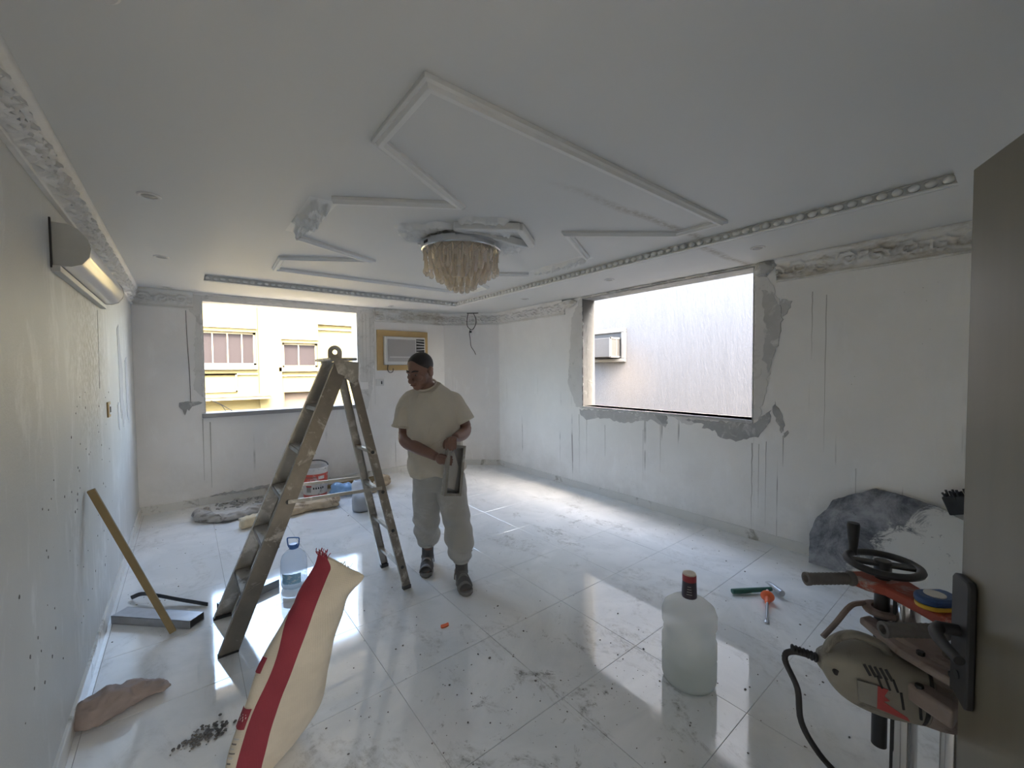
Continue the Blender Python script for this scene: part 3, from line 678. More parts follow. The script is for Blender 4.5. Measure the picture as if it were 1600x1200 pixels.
# wire hanging beside the window with its plaster dab
hw = MB().tube([(.03, YB-.004, 2.33), (.034, YB-.005, 2.0), (.045, YB-.004, 1.6), (.048, YB-.004, 1.235)], .0028, 6).build('wall_wire', 'wire')
tag(hw, 'thin dark wire hanging straight down beside the smaller window', 'wire')
b = MB().prism(jitter_outline([(-.06, 1.25), (.02, 1.262), (.10, 1.255), (.16, 1.24), (.11, 1.215), (.06, 1.20), (.03, 1.15), (.012, 1.17), (-.01, 1.10), (-.03, 1.16), (-.055, 1.19)], .02, .006, 2), (0, YB-.0005, 0), (1, 0, 0), (0, 0, 1), (0, -.006, 0)).build('cement_dab', 'cement_dk', hw, smooth=0)
# ------------------------------------------------------------------ door
P0 = Vector((1.43, .089, 0)); DD = Vector((-.896, -.443, 0)).normalized(); DN = Vector((DD.y, -DD.x, 0))
if DN.dot(-P0) < 0: DN = -DN      # faces the room side
DL = .82
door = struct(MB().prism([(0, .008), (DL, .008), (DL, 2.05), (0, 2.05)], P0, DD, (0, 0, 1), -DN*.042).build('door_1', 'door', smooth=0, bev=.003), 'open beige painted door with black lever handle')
plate_c = lambda s_, z, o: P0+DD*s_+Vector((0, 0, z))+DN*o
b = MB(); prof = [(.0, .82), (.012, .83), (.062, .815), (.070, .83), (.070, 1.10), (.062, 1.112), (.010, 1.112), (.0, 1.10)]
b.prism(prof, P0+DN*.0005, DD, (0, 0, 1), DN*.016)
hp = b.build('handle_plate', 'black', door, bev=.004)
b = MB(); b.cyl(plate_c(.035, .985, .016), plate_c(.035, .985, .055), .013); b.tube([plate_c(.035, .985, .05), plate_c(.06, .985, .066), plate_c(.10, .982, .070), plate_c(.16, .98, .066)], [.013, .013, .012, .010], 10)
b.build('lever', 'black', hp)
b = MB(); b.cyl(plate_c(.035, .88, .0165), plate_c(.035, .88, .019), .010); b.build('keyhole', 'darkmetal', hp)
for z in (.25, 1.05, 1.85): MB().cyl(P0+DD*(DL+.006)+Vector((0, 0, z))-DN*.02, P0+DD*(DL+.006)+Vector((0, 0, z+.1))-DN*.02, .008).build('hinge', 'darkmetal', door)
MB().bb((DX0, YN-T, DZ-.04), (DX1, YN+.012, DZ)).build('door_head', 'door', struct(MB().bb((DX1-.035, YN-T, 0), (DX1, YN+.012, DZ)).build('trim_10', 'door', smooth=0), 'beige door frame'), smooth=0)
# ------------------------------------------------------------------ lamps
dl = thing('downlight', (0, 0, 0), 'x', 'ceiling light', 'recessed downlights in the ceiling border')
MB().lathe([(.052, .0), (.052, -.004), (.046, -.008), (.036, -.006), (.034, 0)], (0, 0, 0), 28).build('trim_ring', 'ac_white', dl, world=False)
MB().lathe([(.034, -.0005), (.030, -.004), (.001, -.005)], (0, 0, 0), 20).build('lens', 'lens', dl, world=False)
DLS = [(-.121, 2.95, 'recessed downlight above the near end of the wall light'), (-.122, 4.435, 'recessed downlight over the cream wall, second from the far corner'), (-.11, 6.0, 'recessed downlight in the border next to the smaller window corner'),
       (3.578, 1.356, 'recessed downlight over the near top corner of the larger window'), (3.565, 2.80, 'recessed downlight over the middle of the larger window'), (3.597, 4.23, 'recessed downlight between larger window and splayed corner'),
       (2.38, 5.83, 'recessed downlight above the window air conditioner'), (-.15, 1.445, 'recessed downlight cut by the top edge of the photo')]
for i, (x, y, lb) in enumerate(DLS):
    o = dl if i == 0 else dup(dl); o.location = (x, y, ZS); o['label'] = lb
wlgt = thing('wall_light', (XL, 2.65, 2.05), 'long half-round fluorescent wall light under the cornice', 'wall light')
prof = [(.0015, 2.262), (.05, 2.262), (.085, 2.245), (.115, 2.205), (.125, 2.165), (.118, 2.125), (.095, 2.09), (.06, 2.075), (.0015, 2.075)]
MB().sweep(prof, (XL, 2.66, 0), (XL, 2.672, 0), (1, 0, 0)).build('end_cap', 'lampgrey', wlgt, smooth=0)
MB().sweep(prof, (XL, 3.96, 0), (XL, 3.972, 0), (1, 0, 0)).build('end_cap', 'lampgrey', wlgt, smooth=0)
pf = catmull([(a*.97, 2.17+(z-2.17)*.97) for a, z in prof[1:-1]], 4); pf = [(prof[0][0], prof[0][1]-.004)]+[tuple(x) for x in pf]+[(prof[-1][0], prof[-1][1]+.004)]
MB().sweep(pf, (XL, 2.672, 0), (XL, 3.96, 0), (1, 0, 0)).build('diffuser', 'diffuser', wlgt, smooth=50)
MB().bb((XL+.0005, 2.64, 2.045), (XL+.03, 3.99, 2.073)).build('back_rail', 'lampgrey', wlgt, bev=.003)
MB().bb((XL+.0005, 2.635, 2.06), (XL+.006, 2.650, 2.275)).build('back_plate', 'black', wlgt)
# crystal ceiling lamp
LX, LY = 1.70, 2.75
ch = thing('crystal_lamp', (LX, LY, ZT), 'round ceiling lamp hung with amber glass drops', 'ceiling lamp')
MB().lathe([(.26, 2.613), (.27, 2.60), (.27, 2.565), (.305, 2.560), (.305, 2.515), (.298, 2.508), (.285, 2.508), (.285, 2.55), (.01, 2.552)], (LX, LY, 0), 56).build('chrome_ring', 'chrome', ch)
b = MB()
for k in range(5): b.box((LX-.3055+.002*abs(k-2)*.3, LY-.028+.012*k, 2.538), (.004, .005, .02))
b.build('vent_slots', 'black', ch)
MB().lathe([(.25, 2.545), (.25, 2.50), (.215, 2.44), (.15, 2.38), (.08, 2.345), (.01, 2.335)], (LX, LY, 0), 36).build('inner_bowl', 'ambercore', ch)
b = MB(); b.lathe([(0.0005, .0), (.006, -.004), (.008, -.05), (.011, -.09), (.019, -.108), (.0215, -.122), (.016, -.138), (.0005, -.145)], (0, 0, 0), 10, close=False); dm = b.build('crystal_drop', 'amber'); drop_me = dm.data; bpy.data.objects.remove(dm)
b = MB(); b.lathe([(0.0005, .0), (.009, -.003), (.0095, -.13), (.0085, -.136), (.0005, -.137)], (0, 0, 0), 10, close=False); dm = b.build('glass_tube', 'amber'); rod_me = dm.data; bpy.data.objects.remove(dm)
for n, r, z, me_, tl in ((24, .283, 2.505, rod_me, .12), (22, .276, 2.475, drop_me, .02), (20, .235, 2.435, rod_me, .36), (18, .205, 2.42, drop_me, .22), (14, .155, 2.385, rod_me, .34), (12, .115, 2.365, drop_me, .14), (6, .05, 2.345, drop_me, .0)):
    for k in range(n):
        a = 2*PI*(k+.3*(n % 3))/n; o = bpy.data.objects.new(me_.name.split('.')[0], me_); o.location = (LX+r*math.cos(a)-LX, LY+r*math.sin(a)-LY, z-ZT)
        o.rotation_euler = (0, tl*(1 if me_ is drop_me else 1), a); o.parent = ch; COL.objects.link(o)
b = MB()
for k in range(24):
    a0, a1 = 2*PI*k/24, 2*PI*(k+1)/24; A = lambda a, z, r=.289: (LX+r*math.cos(a), LY+r*math.sin(a), z)
    b.tube([A(a0, 2.508), A(a1, 2.44)], .0025, 5, 1); b.tube([A(a1, 2.508), A(a0, 2.44)], .0025, 5, 1)
b.build('crossed_rods', 'amber', ch)
# ------------------------------------------------------------------ fittings on the walls
sw = thing('light_switch', (XL, 4.13, 1.33), 'small brown-edged switch plate on the cream wall', 'switch')
MB().bb((XL+.0005, 4.075, 1.285), (XL+.010, 4.185, 1.395)).build('plate', 'yellow_wood', sw, bev=.003)
MB().bb((XL+.010, 4.095, 1.305), (XL+.013, 4.165, 1.375)).build('insert', 'ac_white', sw, bev=.001)
MB().bb((XL+.013, 4.115, 1.32), (XL+.017, 4.135, 1.36)).build('rocker', 'black', sw)
so = thing('wall_socket', (2.33, YB, 1.42), 'small pale wall box with a dark hole below the air conditioner', 'socket')
MB().bb((2.27, YB-.014, 1.375), (2.39, YB-.0005, 1.475)).build('plate', 'ac_white', so, bev=.003)
MB().bb((2.345, YB-.017, 1.40), (2.362, YB-.014, 1.445)).build('slot', 'black', so)
so = thing('wall_socket', (2.09, YB, 1.40), 'painted-over blank box just right of the smaller window', 'socket')
MB().bb((2.04, YB-.014, 1.33), (2.15, YB-.0045, 1.44)).build('plate', 'wall_back', so, bev=.004)
ac = thing('window_air_conditioner', (2.71, YB, 1.61), 'white window air conditioner in a yellow timber frame behind the man', 'air conditioner')
for a, e in (((2.29, 2.135), (3.13, 2.225)), ((2.29, 1.61), (3.13, 1.69)), ((2.29, 1.69), (2.385, 2.135)), ((3.065, 1.69), (3.13, 2.135))):
    MB().bb((a[0], YB-.03, a[1]), (e[0], YB-.0005, e[1])).build('frame_board', 'yellow_wood', ac, bev=.003)
MB().bb((2.39, YB-.085, 1.695), (3.06, YB-.0005, 2.13)).build('casing', 'ac_white', ac, bev=.012)
MB().bb((2.43, YB-.088, 1.745), (2.885, YB-.084, 2.09)).build('grille', 'ac_grey', ac)
for k in range(13): MB().bb((2.432, YB-.094, 1.84+k*.0195), (2.883, YB-.087, 1.850+k*.0195)).build('slat', 'ac_white' if k % 1 else 'ac_grey', ac)
MB().bb((2.46, YB-.093, 1.805), (2.86, YB-.087, 1.822)).build('trim_line', 'ac_white', ac)
MB().bb((2.90, YB-.088, 1.745), (3.04, YB-.0835, 2.10)).build('louver_recess', 'black', ac)
for k in range(7): MB().box((2.97, YB-.091, 1.80+k*.045), (.135, .004, .012), Matrix.Rotation(math.radians(RN.uniform(-6, 6)), 3, 'Y')).build('louver', 'ac_white', ac)
MB().tube([(2.44, YB-.06, 1.695), (2.435, YB-.055, 1.62), (2.47, YB-.05, 1.575), (2.52, YB-.045, 1.59), (2.53, YB-.04, 1.64)], .006).build('power_cord', 'wire', ac)
cwc = Vector((3.72, 5.80, 0)); cwn = Vector((-q, -q, 0)); cwt = Vector((q, -q, 0))
cw = thing('hanging_wire', (3.76, 5.80, 2.0), 'tangled black cable hanging from the cornice of the splayed corner', 'wire')
def cp(a, z, o=.075): p = Vector(((CX+XR)/2, (YB+CY)/2, z))+cwn*o+cwt*a; return p
MB().tube([cp(-.05, 2.545), cp(.10, 2.543), cp(.14, 2.547)], .009).build('cable', 'wire', cw)
MB().tube([cp(-.03, 2.545), cp(-.05, 2.44), cp(-.045, 2.33), cp(.03, 2.27), cp(.09, 2.35), cp(.10, 2.44), cp(.06, 2.54)], .006).build('cable', 'wire', cw)
MB().tube([cp(0, 2.28), cp(-.02, 2.22, .05), cp(-.01, 2.12, .03), cp(.0, 2.0, .02), cp(.05, 1.92, .012), cp(.075, 1.86, .01)], .005).build('cable', 'wire', cw)
MB().ell(cp(.0, 2.24, .05), (.022, .022, .018), 8, 6).build('tape_joint', 'black', cw)
# ------------------------------------------------------------------ step ladder
lad = thing('step_ladder', (.68, 3.02, 0), 'paint-splashed aluminium step ladder standing open beside the man', 'ladder')
def channel(p0, p1, w, d, t, inward, mat, name='stile', flange=True):
    """C section: web faces outward, flanges run along inward"""
    p0, p1, iv = Vector(p0), Vector(p1), Vector(inward); dr = (p1-p0).normalized(); sx = iv.cross(dr).normalized(); b = MB()
    b.bar(p0+iv*t/2, p1+iv*t/2, w, t, iv)
    if flange:
        for s_ in (-1, 1): b.bar(p0+sx*s_*(w/2-t/2)+iv*(d/2), p1+sx*s_*(w/2-t/2)+iv*(d/2), t, d, iv)
    return b.build(name, mat, lad, smooth=0)
A0, A1, ZA = .147, .835, 1.675; yA = (2.785, 3.265); yAt = (2.86, 3.19)
la = [channel((A0, yA[0], .0), (A1, yAt[0], ZA), .092, .032, .004, (0, 1, 0), 'alu_dirty'), channel((A0, yA[1], .0), (A1, yAt[1], ZA), .092, .032, .004, (0, -1, 0), 'alu')]
pA = lambda z, k: Vector((A0+(A1-A0)*z/ZA, yA[k]+(yAt[k]-yA[k])*z/ZA, z))
for z in (.29, .56, .83, 1.10, 1.37):
    a, e = pA(z, 0), pA(z, 1)
    b = MB().bb((a.x-.045, a.y+.005, z-.004), (a.x+.045, e.y-.005, z)); b.bb((a.x-.045, a.y+.005, z-.03), (a.x-.042, e.y-.005, z)); b.bb((a.x+.042, a.y+.005, z-.03), (a.x+.045, e.y-.005, z))
    for k in range(5): b.bb((a.x-.034+k*.017-.002, a.y+.006, z), (a.x-.034+k*.017+.002, e.y-.006, z+.002))
    b.build('tread', 'step', lad, smooth=0)
B0, B1, ZB = 1.238, .905, 1.56; yB = (2.805, 3.262); yBt = (2.885, 3.165)
channel((B0, yB[0], .0), (B1, yBt[0], ZB), .056, .026, .004, (0, 1, 0), 'alu_dirty'); channel((B0, yB[1], .0), (B1, yBt[1], ZB), .056, .026, .004, (0, -1, 0), 'alu')
pB = lambda z, k: Vector((B0+(B1-B0)*z/ZB, yB[k]+(yBt[k]-yB[k])*z/ZB, z))
for z in (.17, .45, .74, 1.03):
    MB().bar(pB(z, 0)+Vector((0, .004, 0)), pB(z, 1)-Vector((0, .004, 0)), .028, .022).build('rung', 'alu', lad, bev=.003)
    for k in (0, 1): MB().cyl(pB(z, k)+Vector((0, (-.004, .004)[k], 0)), pB(z, k)+Vector((0, (-.002, .002)[k]*1.0, 0))+Vector((0, (.003, -.003)[k], 0)), .012).build('rivet', 'darkmetal', lad)
for k in (0, 1):
    s_ = (-1, 1)[k]; MB().bar(pA(.80, k)+Vector((0, s_*.004, 0)), pB(.77, k)+Vector((0, s_*.004, 0)), .006, .022, (0, 0, 1)).build('spreader_bar', 'alu', lad)
    MB().cyl(pA(.80, k)-Vector((0, .006, 0)), pA(.80, k)+Vector((0, .006, 0)), .014).build('rivet', 'darkmetal', lad)
    MB().box(pB(.02, k)+Vector((0, -s_*.012, -.006)), (.062, .034, .028)).build('foot', 'rubber', lad, bev=.004)
    MB().box(pA(.006, k)+Vector((.0, -s_*.015, 0)), (.10, .036, .012)).build('foot', 'rubber', lad, bev=.002)
MB().bb((.745, 2.825, 1.672), (.915, 3.235, 1.690)).build('top_plate', 'alu', lad, bev=.003)
for k in (0, 1): MB().prism([(.77, 1.68), (.935, 1.66), (.93, 1.55), (.89, 1.52), (.80, 1.58)], (0, (yAt[0]-.004, yAt[1]+.002)[k], 0), (1, 0, 0), (0, 0, 1), (0, .004, 0)).build('hinge_plate', 'alu', lad)
out = [(-.048, 0)]+[(-.046*math.cos(a), .045+.046*math.sin(a)) for a in np.linspace(0, PI, 12)]+[(.048, 0)]
hole = [(.017*math.cos(a), .045+.017*math.sin(a)) for a in np.linspace(-PI/2, 1.5*PI, 17)]
me_pts = out[:]; b = MB(); nO = len(out)
ang = lambda p: math.atan2(p[1]-.045, p[0])
# handle built as a ring of quads between outer arch and the hole
NQ = 28; outer = []
for k in range(NQ):
    a = 2*PI*k/NQ; c_, s2 = math.cos(a), math.sin(a); r_ = .046
    if s2 < 0: r_ = min(.045/abs(s2), .046/max(abs(c_), .2))
    outer.append((r_*c_, .045+r_*s2))
vs = []; 
for y in (3.02-.004, 3.02+.004):
    for k in range(NQ): vs.append((.825+outer[k][0], y, 1.6895+outer[k][1]))
    for k in range(NQ): a = 2*PI*k/NQ; vs.append((.825+.017*math.cos(a), y, 1.7345+.017*math.sin(a)))
fs = []
for k in range(NQ):
    j = (k+1) % NQ; fs += [(k, j, NQ+j, NQ+k), (2*NQ+k, 3*NQ+k, 3*NQ+j, 2*NQ+j), (k, 2*NQ+k, 2*NQ+j, j), (NQ+k, NQ+j, 3*NQ+j, 3*NQ+k)]
b.add(vs, fs); b.build('carry_handle', 'alu', lad, smooth=0)
# ------------------------------------------------------------------ things along the cream wall
st = MB().bar((-.100, 3.238, .012), (-.418, 3.175, .965), .034, .024, (0, 1, 0)).build('timber_stick', 'wood', smooth=0, bev=.003)
tag(st, 'square timber stick leaning against the glossy cream wall', 'stick')
a, e = Vector((-.375, 3.655, .026)), Vector((.018, 3.262, .026)); dr = (e-a).normalized(); nx = Vector((-dr.y, dr.x, 0))
b = MB(); w_, h_, t_ = .105, .050, .003
for s_ in (-1, 1): b.bar(a+nx*s_*(w_/2-t_/2), e+nx*s_*(w_/2-t_/2), t_, h_); b.bar(a+Vector((0, 0, s_*(h_/2-t_/2))), e+Vector((0, 0, s_*(h_/2-t_/2))), w_, t_)
tag(b.build('steel_box_tube', 'steel', smooth=0), 'short hollow galvanised box tube on the floor under the timber stick', 'metal tube')
o = MB().loft([(-.34, 3.92, .012), (-.28, 3.86, .045), (-.20, 3.76, .05), (-.08, 3.64, .03), (.08, 3.47, .012)], .014, .0025, 8, (0, 0, 1)).build('metal_strip', 'darkmetal')
tag(o, 'thin bent dark strip behind the galvanised box tube', 'strip')
b = MB(); a, e = Vector((.135, 3.335, .028)), Vector((.50, 3.475, .028)); dr = (e-a).normalized(); nx = Vector((-dr.y, dr.x, 0)); b.bar(a-Vector((0, 0, .0255)), e-Vector((0, 0, .0255)), .055, .003); b.bar(a+Vector((0, 0, .0255)), e+Vector((0, 0, .0255)), .055, .003)
for s_ in (-1, 1): b.bar(a+nx*s_*.026, e+nx*s_*.026, .003, .052)
tag(b.build('steel_box_tube', 'steel', smooth=0), 'longer galvanised box tube lying from ladder foot to the small water jug', 'metal tube')
b = MB(); b.ell((-.33, 2.66, .055), (.11, .085, .058), 14, 9); b.ell((-.25, 2.69, .05), (.085, .06, .055), 12, 8); b.ell((-.21, 2.715, .03), (.13, .055, .032), 12, 8, Matrix.Rotation(-.5, 3, 'Z')); b.ell((-.36, 2.63, .035), (.075, .07, .038), 10, 7)
o = b.build('rag', 'rag'); bake(o, .010, 3, .5, lambda c, n: c+n*(.020*noise.noise(Vector((c.x*13, c.y*13, c.z*24)))+.010*noise.noise(c*38)))
tag(o, 'crumpled dusty pink rag on the floor by the skirting', 'rag')
def crumble(name, pts, mat, label, cat, seed=1):
    b = MB(); r = np.random.RandomState(seed)
    for x, y, z, s_ in pts:
        o = len(b.v); b.ell((0, 0, 0), (s_*r.uniform(.7, 1.4), s_*r.uniform(.7, 1.3), s_*r.uniform(.4, .8)), 6, 4)
        for k in range(o, len(b.v)): v = Vector(b.v[k]); v *= 1+.35*noise.noise(v*60+Vector((x*31, y*17, 0))); b.v[k] = (v.x+x, v.y+y, v.z+z)
    return tag(b.build(name, mat, smooth=25), label, cat, None, 'stuff')
r = np.random.RandomState(3)
pts = [(.025+r.normal()*.040, 2.225+r.normal()*.026, .002+.006*r.rand(), r.uniform(.002, .008)) for _ in range(170)]
crumble('mortar_crumbs', pts, 'mortar', 'dark heap of drying mortar crumbs beside the woven sack', 'mortar', 4)
pts = []
for cx, cy, sx, sy, n in ((1.0, 1.5, .5, .4, 150), (1.9, 1.35, .35, .35, 90), (2.75, 1.2, .3, .25, 40), (-.25, 3.7, .12, .2, 50), (1.3, 2.2, .5, .5, 40), (2.4, .8, .4, .3, 50), (1.7, 3.9, .7, .7, 40), (-.2, 5.0, .2, .8, 30), (3.6, 1.5, .25, .6, 40)):
    for _ in range(n):
        x, y = cx+r.normal()*sx, cy+r.normal()*sy
        if -.41 < x < 4.08 and -.2 < y < 6.13 and x+y < 9.5 and not (-.5 < x < .15 and abs((x+y)-3.28) < .16) and not (.0 < x < .6 and 3.2 < y < 3.6): s_ = abs(r.normal())*.0022+.0009; pts.append((x, y, s_*.3, s_))
crumble('plaster_crumbs', pts, 'mortar', 'dark plaster crumbs scattered over the dusty floor tiles', 'crumbs', 5)
o = MB().prism(jitter_outline([(-.03, -.012), (.02, -.015), (.03, .01), (-.02, .015)], .01, .004, 3), (1.231, 2.244, .0015), (1, 0, 0), (0, 1, 0), (0, 0, .006)).build('wood_chip', 'orange', smooth=0)
tag(o, 'small orange-brown chip lying alone on the open floor', 'chip')
# ------------------------------------------------------------------ woven sack
ROWS = [(866, 491, 530, 0., .40), (880, 487, 556, 0., .37), (892, 480, 561, .0, .36), (935, 449, 536, .0, .50), (1000, 399, 515, .27, .59), (1060, 370, 503, .22, .54), (1120, 343, 490, .22, .55), (1165, 334, 468, .20, .55), (1190, 338, 446, .18, .58)]
TH = [.012, .02, .035, .09, .15, .18, .20, .19, .16]; KD = [0, 0, 0, .05, .10, .15, .20, .25, .26]; DP = [1.70, 1.70, 1.695, 1.685, 1.665, 1.645, 1.625, 1.61, 1.60]
f3 = Vector((FW.x, FW.y, 0)).normalized(); r3 = Vector((RT.x, RT.y, 0)).normalized()
R_ = []
for (py, l_, r_, s0, s1), th, d, kd in zip(ROWS, TH, DP, KD): R_.append(((l_-800)/642*(d-kd/2), (r_-800)/642*(d+kd/2), max(.004, 1.6-(py-577)/642*d-(.0)), s0, s1, th, d, kd))
zb = R_[-1][2]; R_ = [(a, c, (z-zb)*R_[0][2]/(R_[0][2]-zb)+.004, s0, s1, th, d, kd) for a, c, z, s0, s1, th, d, kd in R_]
def spt(row, f, back=False, off=0.0):
    a, c, z, s0, s1, th, d, kd = row; x = a+(c-a)*f; d = d+kd*(f-.5); q_ = (max(0, 1-(2*f-1)**2))**.42*th/2
    p = r3*x+f3*(d+(q_ if back else -q_-off)); p.z = z; w = min(1, th/.08)
    nn = noise.noise(Vector((x*5.5, z*3.2, 1+5*back)))*.020*w+noise.noise(Vector((x*15, z*8, 4+5*back)))*.007*w; p += f3*nn+r3*nn*.5
    p.z = max(.003, p.z - (.05*f*max(0, min(1, (z-.62)/.2)))) ; return p
DR = [tuple(x) for x in catmull(R_, 6)]
def fl(s0, s1): return [s0*k/4 for k in range(4)]+[s0+(s1-s0)*k/5 for k in range(5)]+[s1+(1-s1)*k/7 for k in range(8)]
vs = []; fs = []; mi = []
for row in DR:
    F_ = fl(row[3], row[4]); vs += [spt(row, f) for f in F_]+[spt(row, 1-k/11, True) for k in range(1, 11)]
n = 27
for i in range(len(DR)-1):
    for j in range(n): fs.append((i*n+j, i*n+(j+1) % n, (i+1)*n+(j+1) % n, (i+1)*n+j)); mi.append(1 if 4 <= j < 9 else 0)
fs.append(tuple((len(DR)-1)*n+j for j in range(n))); mi.append(0); fs.append(tuple(range(n-1, -1, -1))); mi.append(0)
sk = thing('woven_sack', (.2, 1.95, 0), 'cream woven sack with a red stripe standing on the floor', 'sack')
b = MB(); b.v = [tuple(v) for v in vs]; b.f = fs; b.mi = mi; b.build('bag', ['sack', 'sack_red'], sk, smooth=75)
def decal(name, mat, t0, t1, f0, f1):
    b = MB(); g = []; zz = [R_[0][2], R_[-1][2]]
    def rowat(py):
        k = np.interp(py, [x[0] for x in ROWS], np.arange(len(ROWS)))*6; i = int(min(k, len(DR)-2)); t = k-i
        return tuple(np.array(DR[i])*(1-t)+np.array(DR[i+1])*t)
    n_, m_ = 4, 4; vs = [spt(rowat(t0+(t1-t0)*i/n_), f0+(f1-f0)*j/m_, False, .003) for i in range(n_+1) for j in range(m_+1)]
    b.add(vs, [(i*(m_+1)+j, i*(m_+1)+j+1, (i+1)*(m_+1)+j+1, (i+1)*(m_+1)+j) for i in range(n_) for j in range(m_)]); return b.build(name, mat, sk)
decal('printed_block', 'sack_red', 1000, 1019, .03, .13); decal('printed_block', 'sack_red', 1062, 1086, .02, .19)
for k in range(7): decal('print_mark', 'label', 1071+3*math.sin(k*2.1), 1073.2+4*math.sin(k*2.1), .045+.017*k, .056+.017*k)
for k in range(9): decal('print_line', 'mortar' if k % 2 else 'cement', 1096+k*6, 1098.0+k*6, .075, .165-.015*(k % 3))
b = MB()
for k in range(26):
    f = (k+.5)/26*.42; p = spt(DR[0], f); p2 = p+r3*random.uniform(-.012, .018)+f3*random.uniform(-.012, .012)+Vector((0, 0, random.uniform(.012, .034))); b.tube([p-Vector((0, 0, .006)), (p+p2)/2+r3*random.uniform(-.005, .005), p2], .0017, 4, 2)
b.build('red_fringe', 'sack_red', sk)
b = MB()
for k in range(20):
    f = .62+.38*(k+.5)/20; p = spt(DR[2], f); p2 = p+r3*random.uniform(-.004, .022)+Vector((0, 0, random.uniform(.004, .022))); b.tube([p-Vector((0, 0, .006)), p2], .0016, 4, 1)
b.build('cream_fringe', 'sack', sk)
# ------------------------------------------------------------------ bottles
def bottle(name, loc, label, prof, wprof, body, water=None, rz=0):
    t = thing(name, loc, label, 'water bottle', rz=rz); MB().lathe(prof, loc, 36, close=False).build('body', body, t, smooth=60)
    if wprof: MB().lathe(wprof, loc, 32).build('water', water, t, smooth=60)
    return t
BB = (1.985, 1.055, 0)
big = bottle('water_bottle', BB, 'large cloudy water bottle with a dark cap, half full, on the open floor', [(.002, .012), (.095, .004), (.122, .012), (.130, .035), (.131, .12), (.127, .135), (.131, .15), (.131, .222), (.122, .238), (.124, .262), (.120, .285), (.131, .305), (.132, .355), (.122, .385), (.090, .412), (.055, .428), (.036, .436), (.031, .445), (.031, .50)],
             [(.0025, .014), (.094, .008), (.119, .016), (.127, .036), (.128, .12), (.124, .135), (.128, .15), (.127, .218)], 'bottle', 'water')
MB().lathe([(.036, .437), (.037, .445), (.033, .53), (.0325, .532)], BB, 26).build('cap_sleeve', 'capdark', big)
MB().lathe([(.0340, .520), (.0338, .548), (.0325, .552), (.0325, .52)], BB, 26, close=False).build('red_band', 'capred', big)
MB().lathe([(.032, .551), (.031, .558), (.001, .556)], BB, 26).build('cap_disc', 'cream', big)
b = MB(); d2 = Vector((-BB[0], -BB[1], 0)).normalized(); s2 = Vector((-d2.y, d2.x, 0))
for k in range(4): b.box(Vector(BB)+d2*.0365+Vector((0, 0, .462+.013*k)), (.0015, .026-.003*k, .003), Matrix.Rotation(math.atan2(d2.y, d2.x), 3, 'Z'))
b.build('cap_print', 'cement', big)
SB = (.600, 3.395, 0)
sm = bottle('water_bottle', SB, 'small pale blue water jug with a blue carry handle behind the sack', [(.002, .010), (.07, .003), (.085, .012), (.090, .03), (.090, .15), (.088, .20), (.078, .235), (.055, .262), (.030, .278), (.024, .285), (.024, .30)],
            [(.0025, .012), (.068, .007), (.082, .014), (.086, .03), (.086, .045)], 'jug', 'water')
MB().lathe([(.030, .283), (.030, .31), (.026, .316), (.001, .317)], SB, 22).build('cap', 'capblue', sm)
d2 = Vector((.79, -.61, 0)); hp_ = lambda a, z: Vector(SB)+d2*a+Vector((0, 0, z))
MB().tube([hp_(-.032, .288), hp_(-.040, .31), hp_(-.044, .350), hp_(-.034, .362), hp_(.034, .362), hp_(.044, .350), hp_(.040, .31), hp_(.032, .288)], .0045, 8, 3).build('carry_handle', 'capblue', sm)
b = MB(); d3 = Vector((-SB[0], -SB[1], 0)).normalized(); a0 = math.atan2(d3.y, d3.x); n = 9
vs = [(SB[0]+.0912*math.cos(a0+(k/(n-1)-.5)*1.5-.25), SB[1]+.0912*math.sin(a0+(k/(n-1)-.5)*1.5-.25), z) for z in (.05, .125) for k in range(n)]
b.add(vs, [(k, k+1, n+k+1, n+k) for k in range(n-1)]); b.build('paper_label', 'bluelabel', sm)
JB = (1.56, 4.755, 0)
j2 = bottle('paint_jug', JB, 'white plastic container with grey liquid between the back ladder legs', [(.002, .01), (.09, .003), (.108, .014), (.110, .04), (.110, .15), (.104, .17), (.104, .20), (.110, .22), (.108, .31), (.090, .345), (.075, .352), (.072, .34)],
            [(.0025, .012), (.088, .007), (.104, .016), (.106, .04), (.106, .16)], 'jugwhite', 'water'); j2['category'] = 'container'
MB().lathe([(.0028, .013), (.086, .009), (.1015, .018), (.1035, .04), (.1035, .15)], JB, 30).build('grey_liquid', 'steel', j2)
# ------------------------------------------------------------------ bucket and heap by the back wall
BK = (1.275, 5.685, 0)
bk = thing('paint_bucket', BK, 'red and white paint bucket with an open dirty top', 'bucket')
MB().lathe([(.134, .004), (.137, .01), (.1395, .05)], BK, 32).build('bucket_base', 'bucket_red', bk)
MB().lathe([(.1395, .05), (.147, .20)], BK, 32, close=False).build('white_print_band', 'bucket_white', bk)
MB().lathe([(.147, .20), (.151, .31)], BK, 32, close=False).build('red_print_band', 'bucket_red', bk)
MB().lathe([(.151, .31), (.154, .375), (.158, .376), (.158, .385), (.149, .385), (.146, .30), (.14, .25)], BK, 32, close=False).build('rim', 'bucket_white', bk)
MB().lathe([(.1415, .26), (.001, .262)], BK, 28, close=False).build('paint_inside', 'mortar', bk)
dB = Vector((-BK[0], -BK[1], 0)).normalized(); aB = math.atan2(dB.y, dB.x)
def band(name, mat, parent, c, r0, r1, z0, z1, a0, a1, n=6):
    vs = [(c[0]+rr*math.cos(a0+(a1-a0)*k/n), c[1]+rr*math.sin(a0+(a1-a0)*k/n), z) for rr, z in ((r0, z0), (r1, z1)) for k in range(n+1)]
    return MB().add(vs, [(k, k+1, n+1+k+1, n+1+k) for k in range(n)]).build(name, mat, parent)
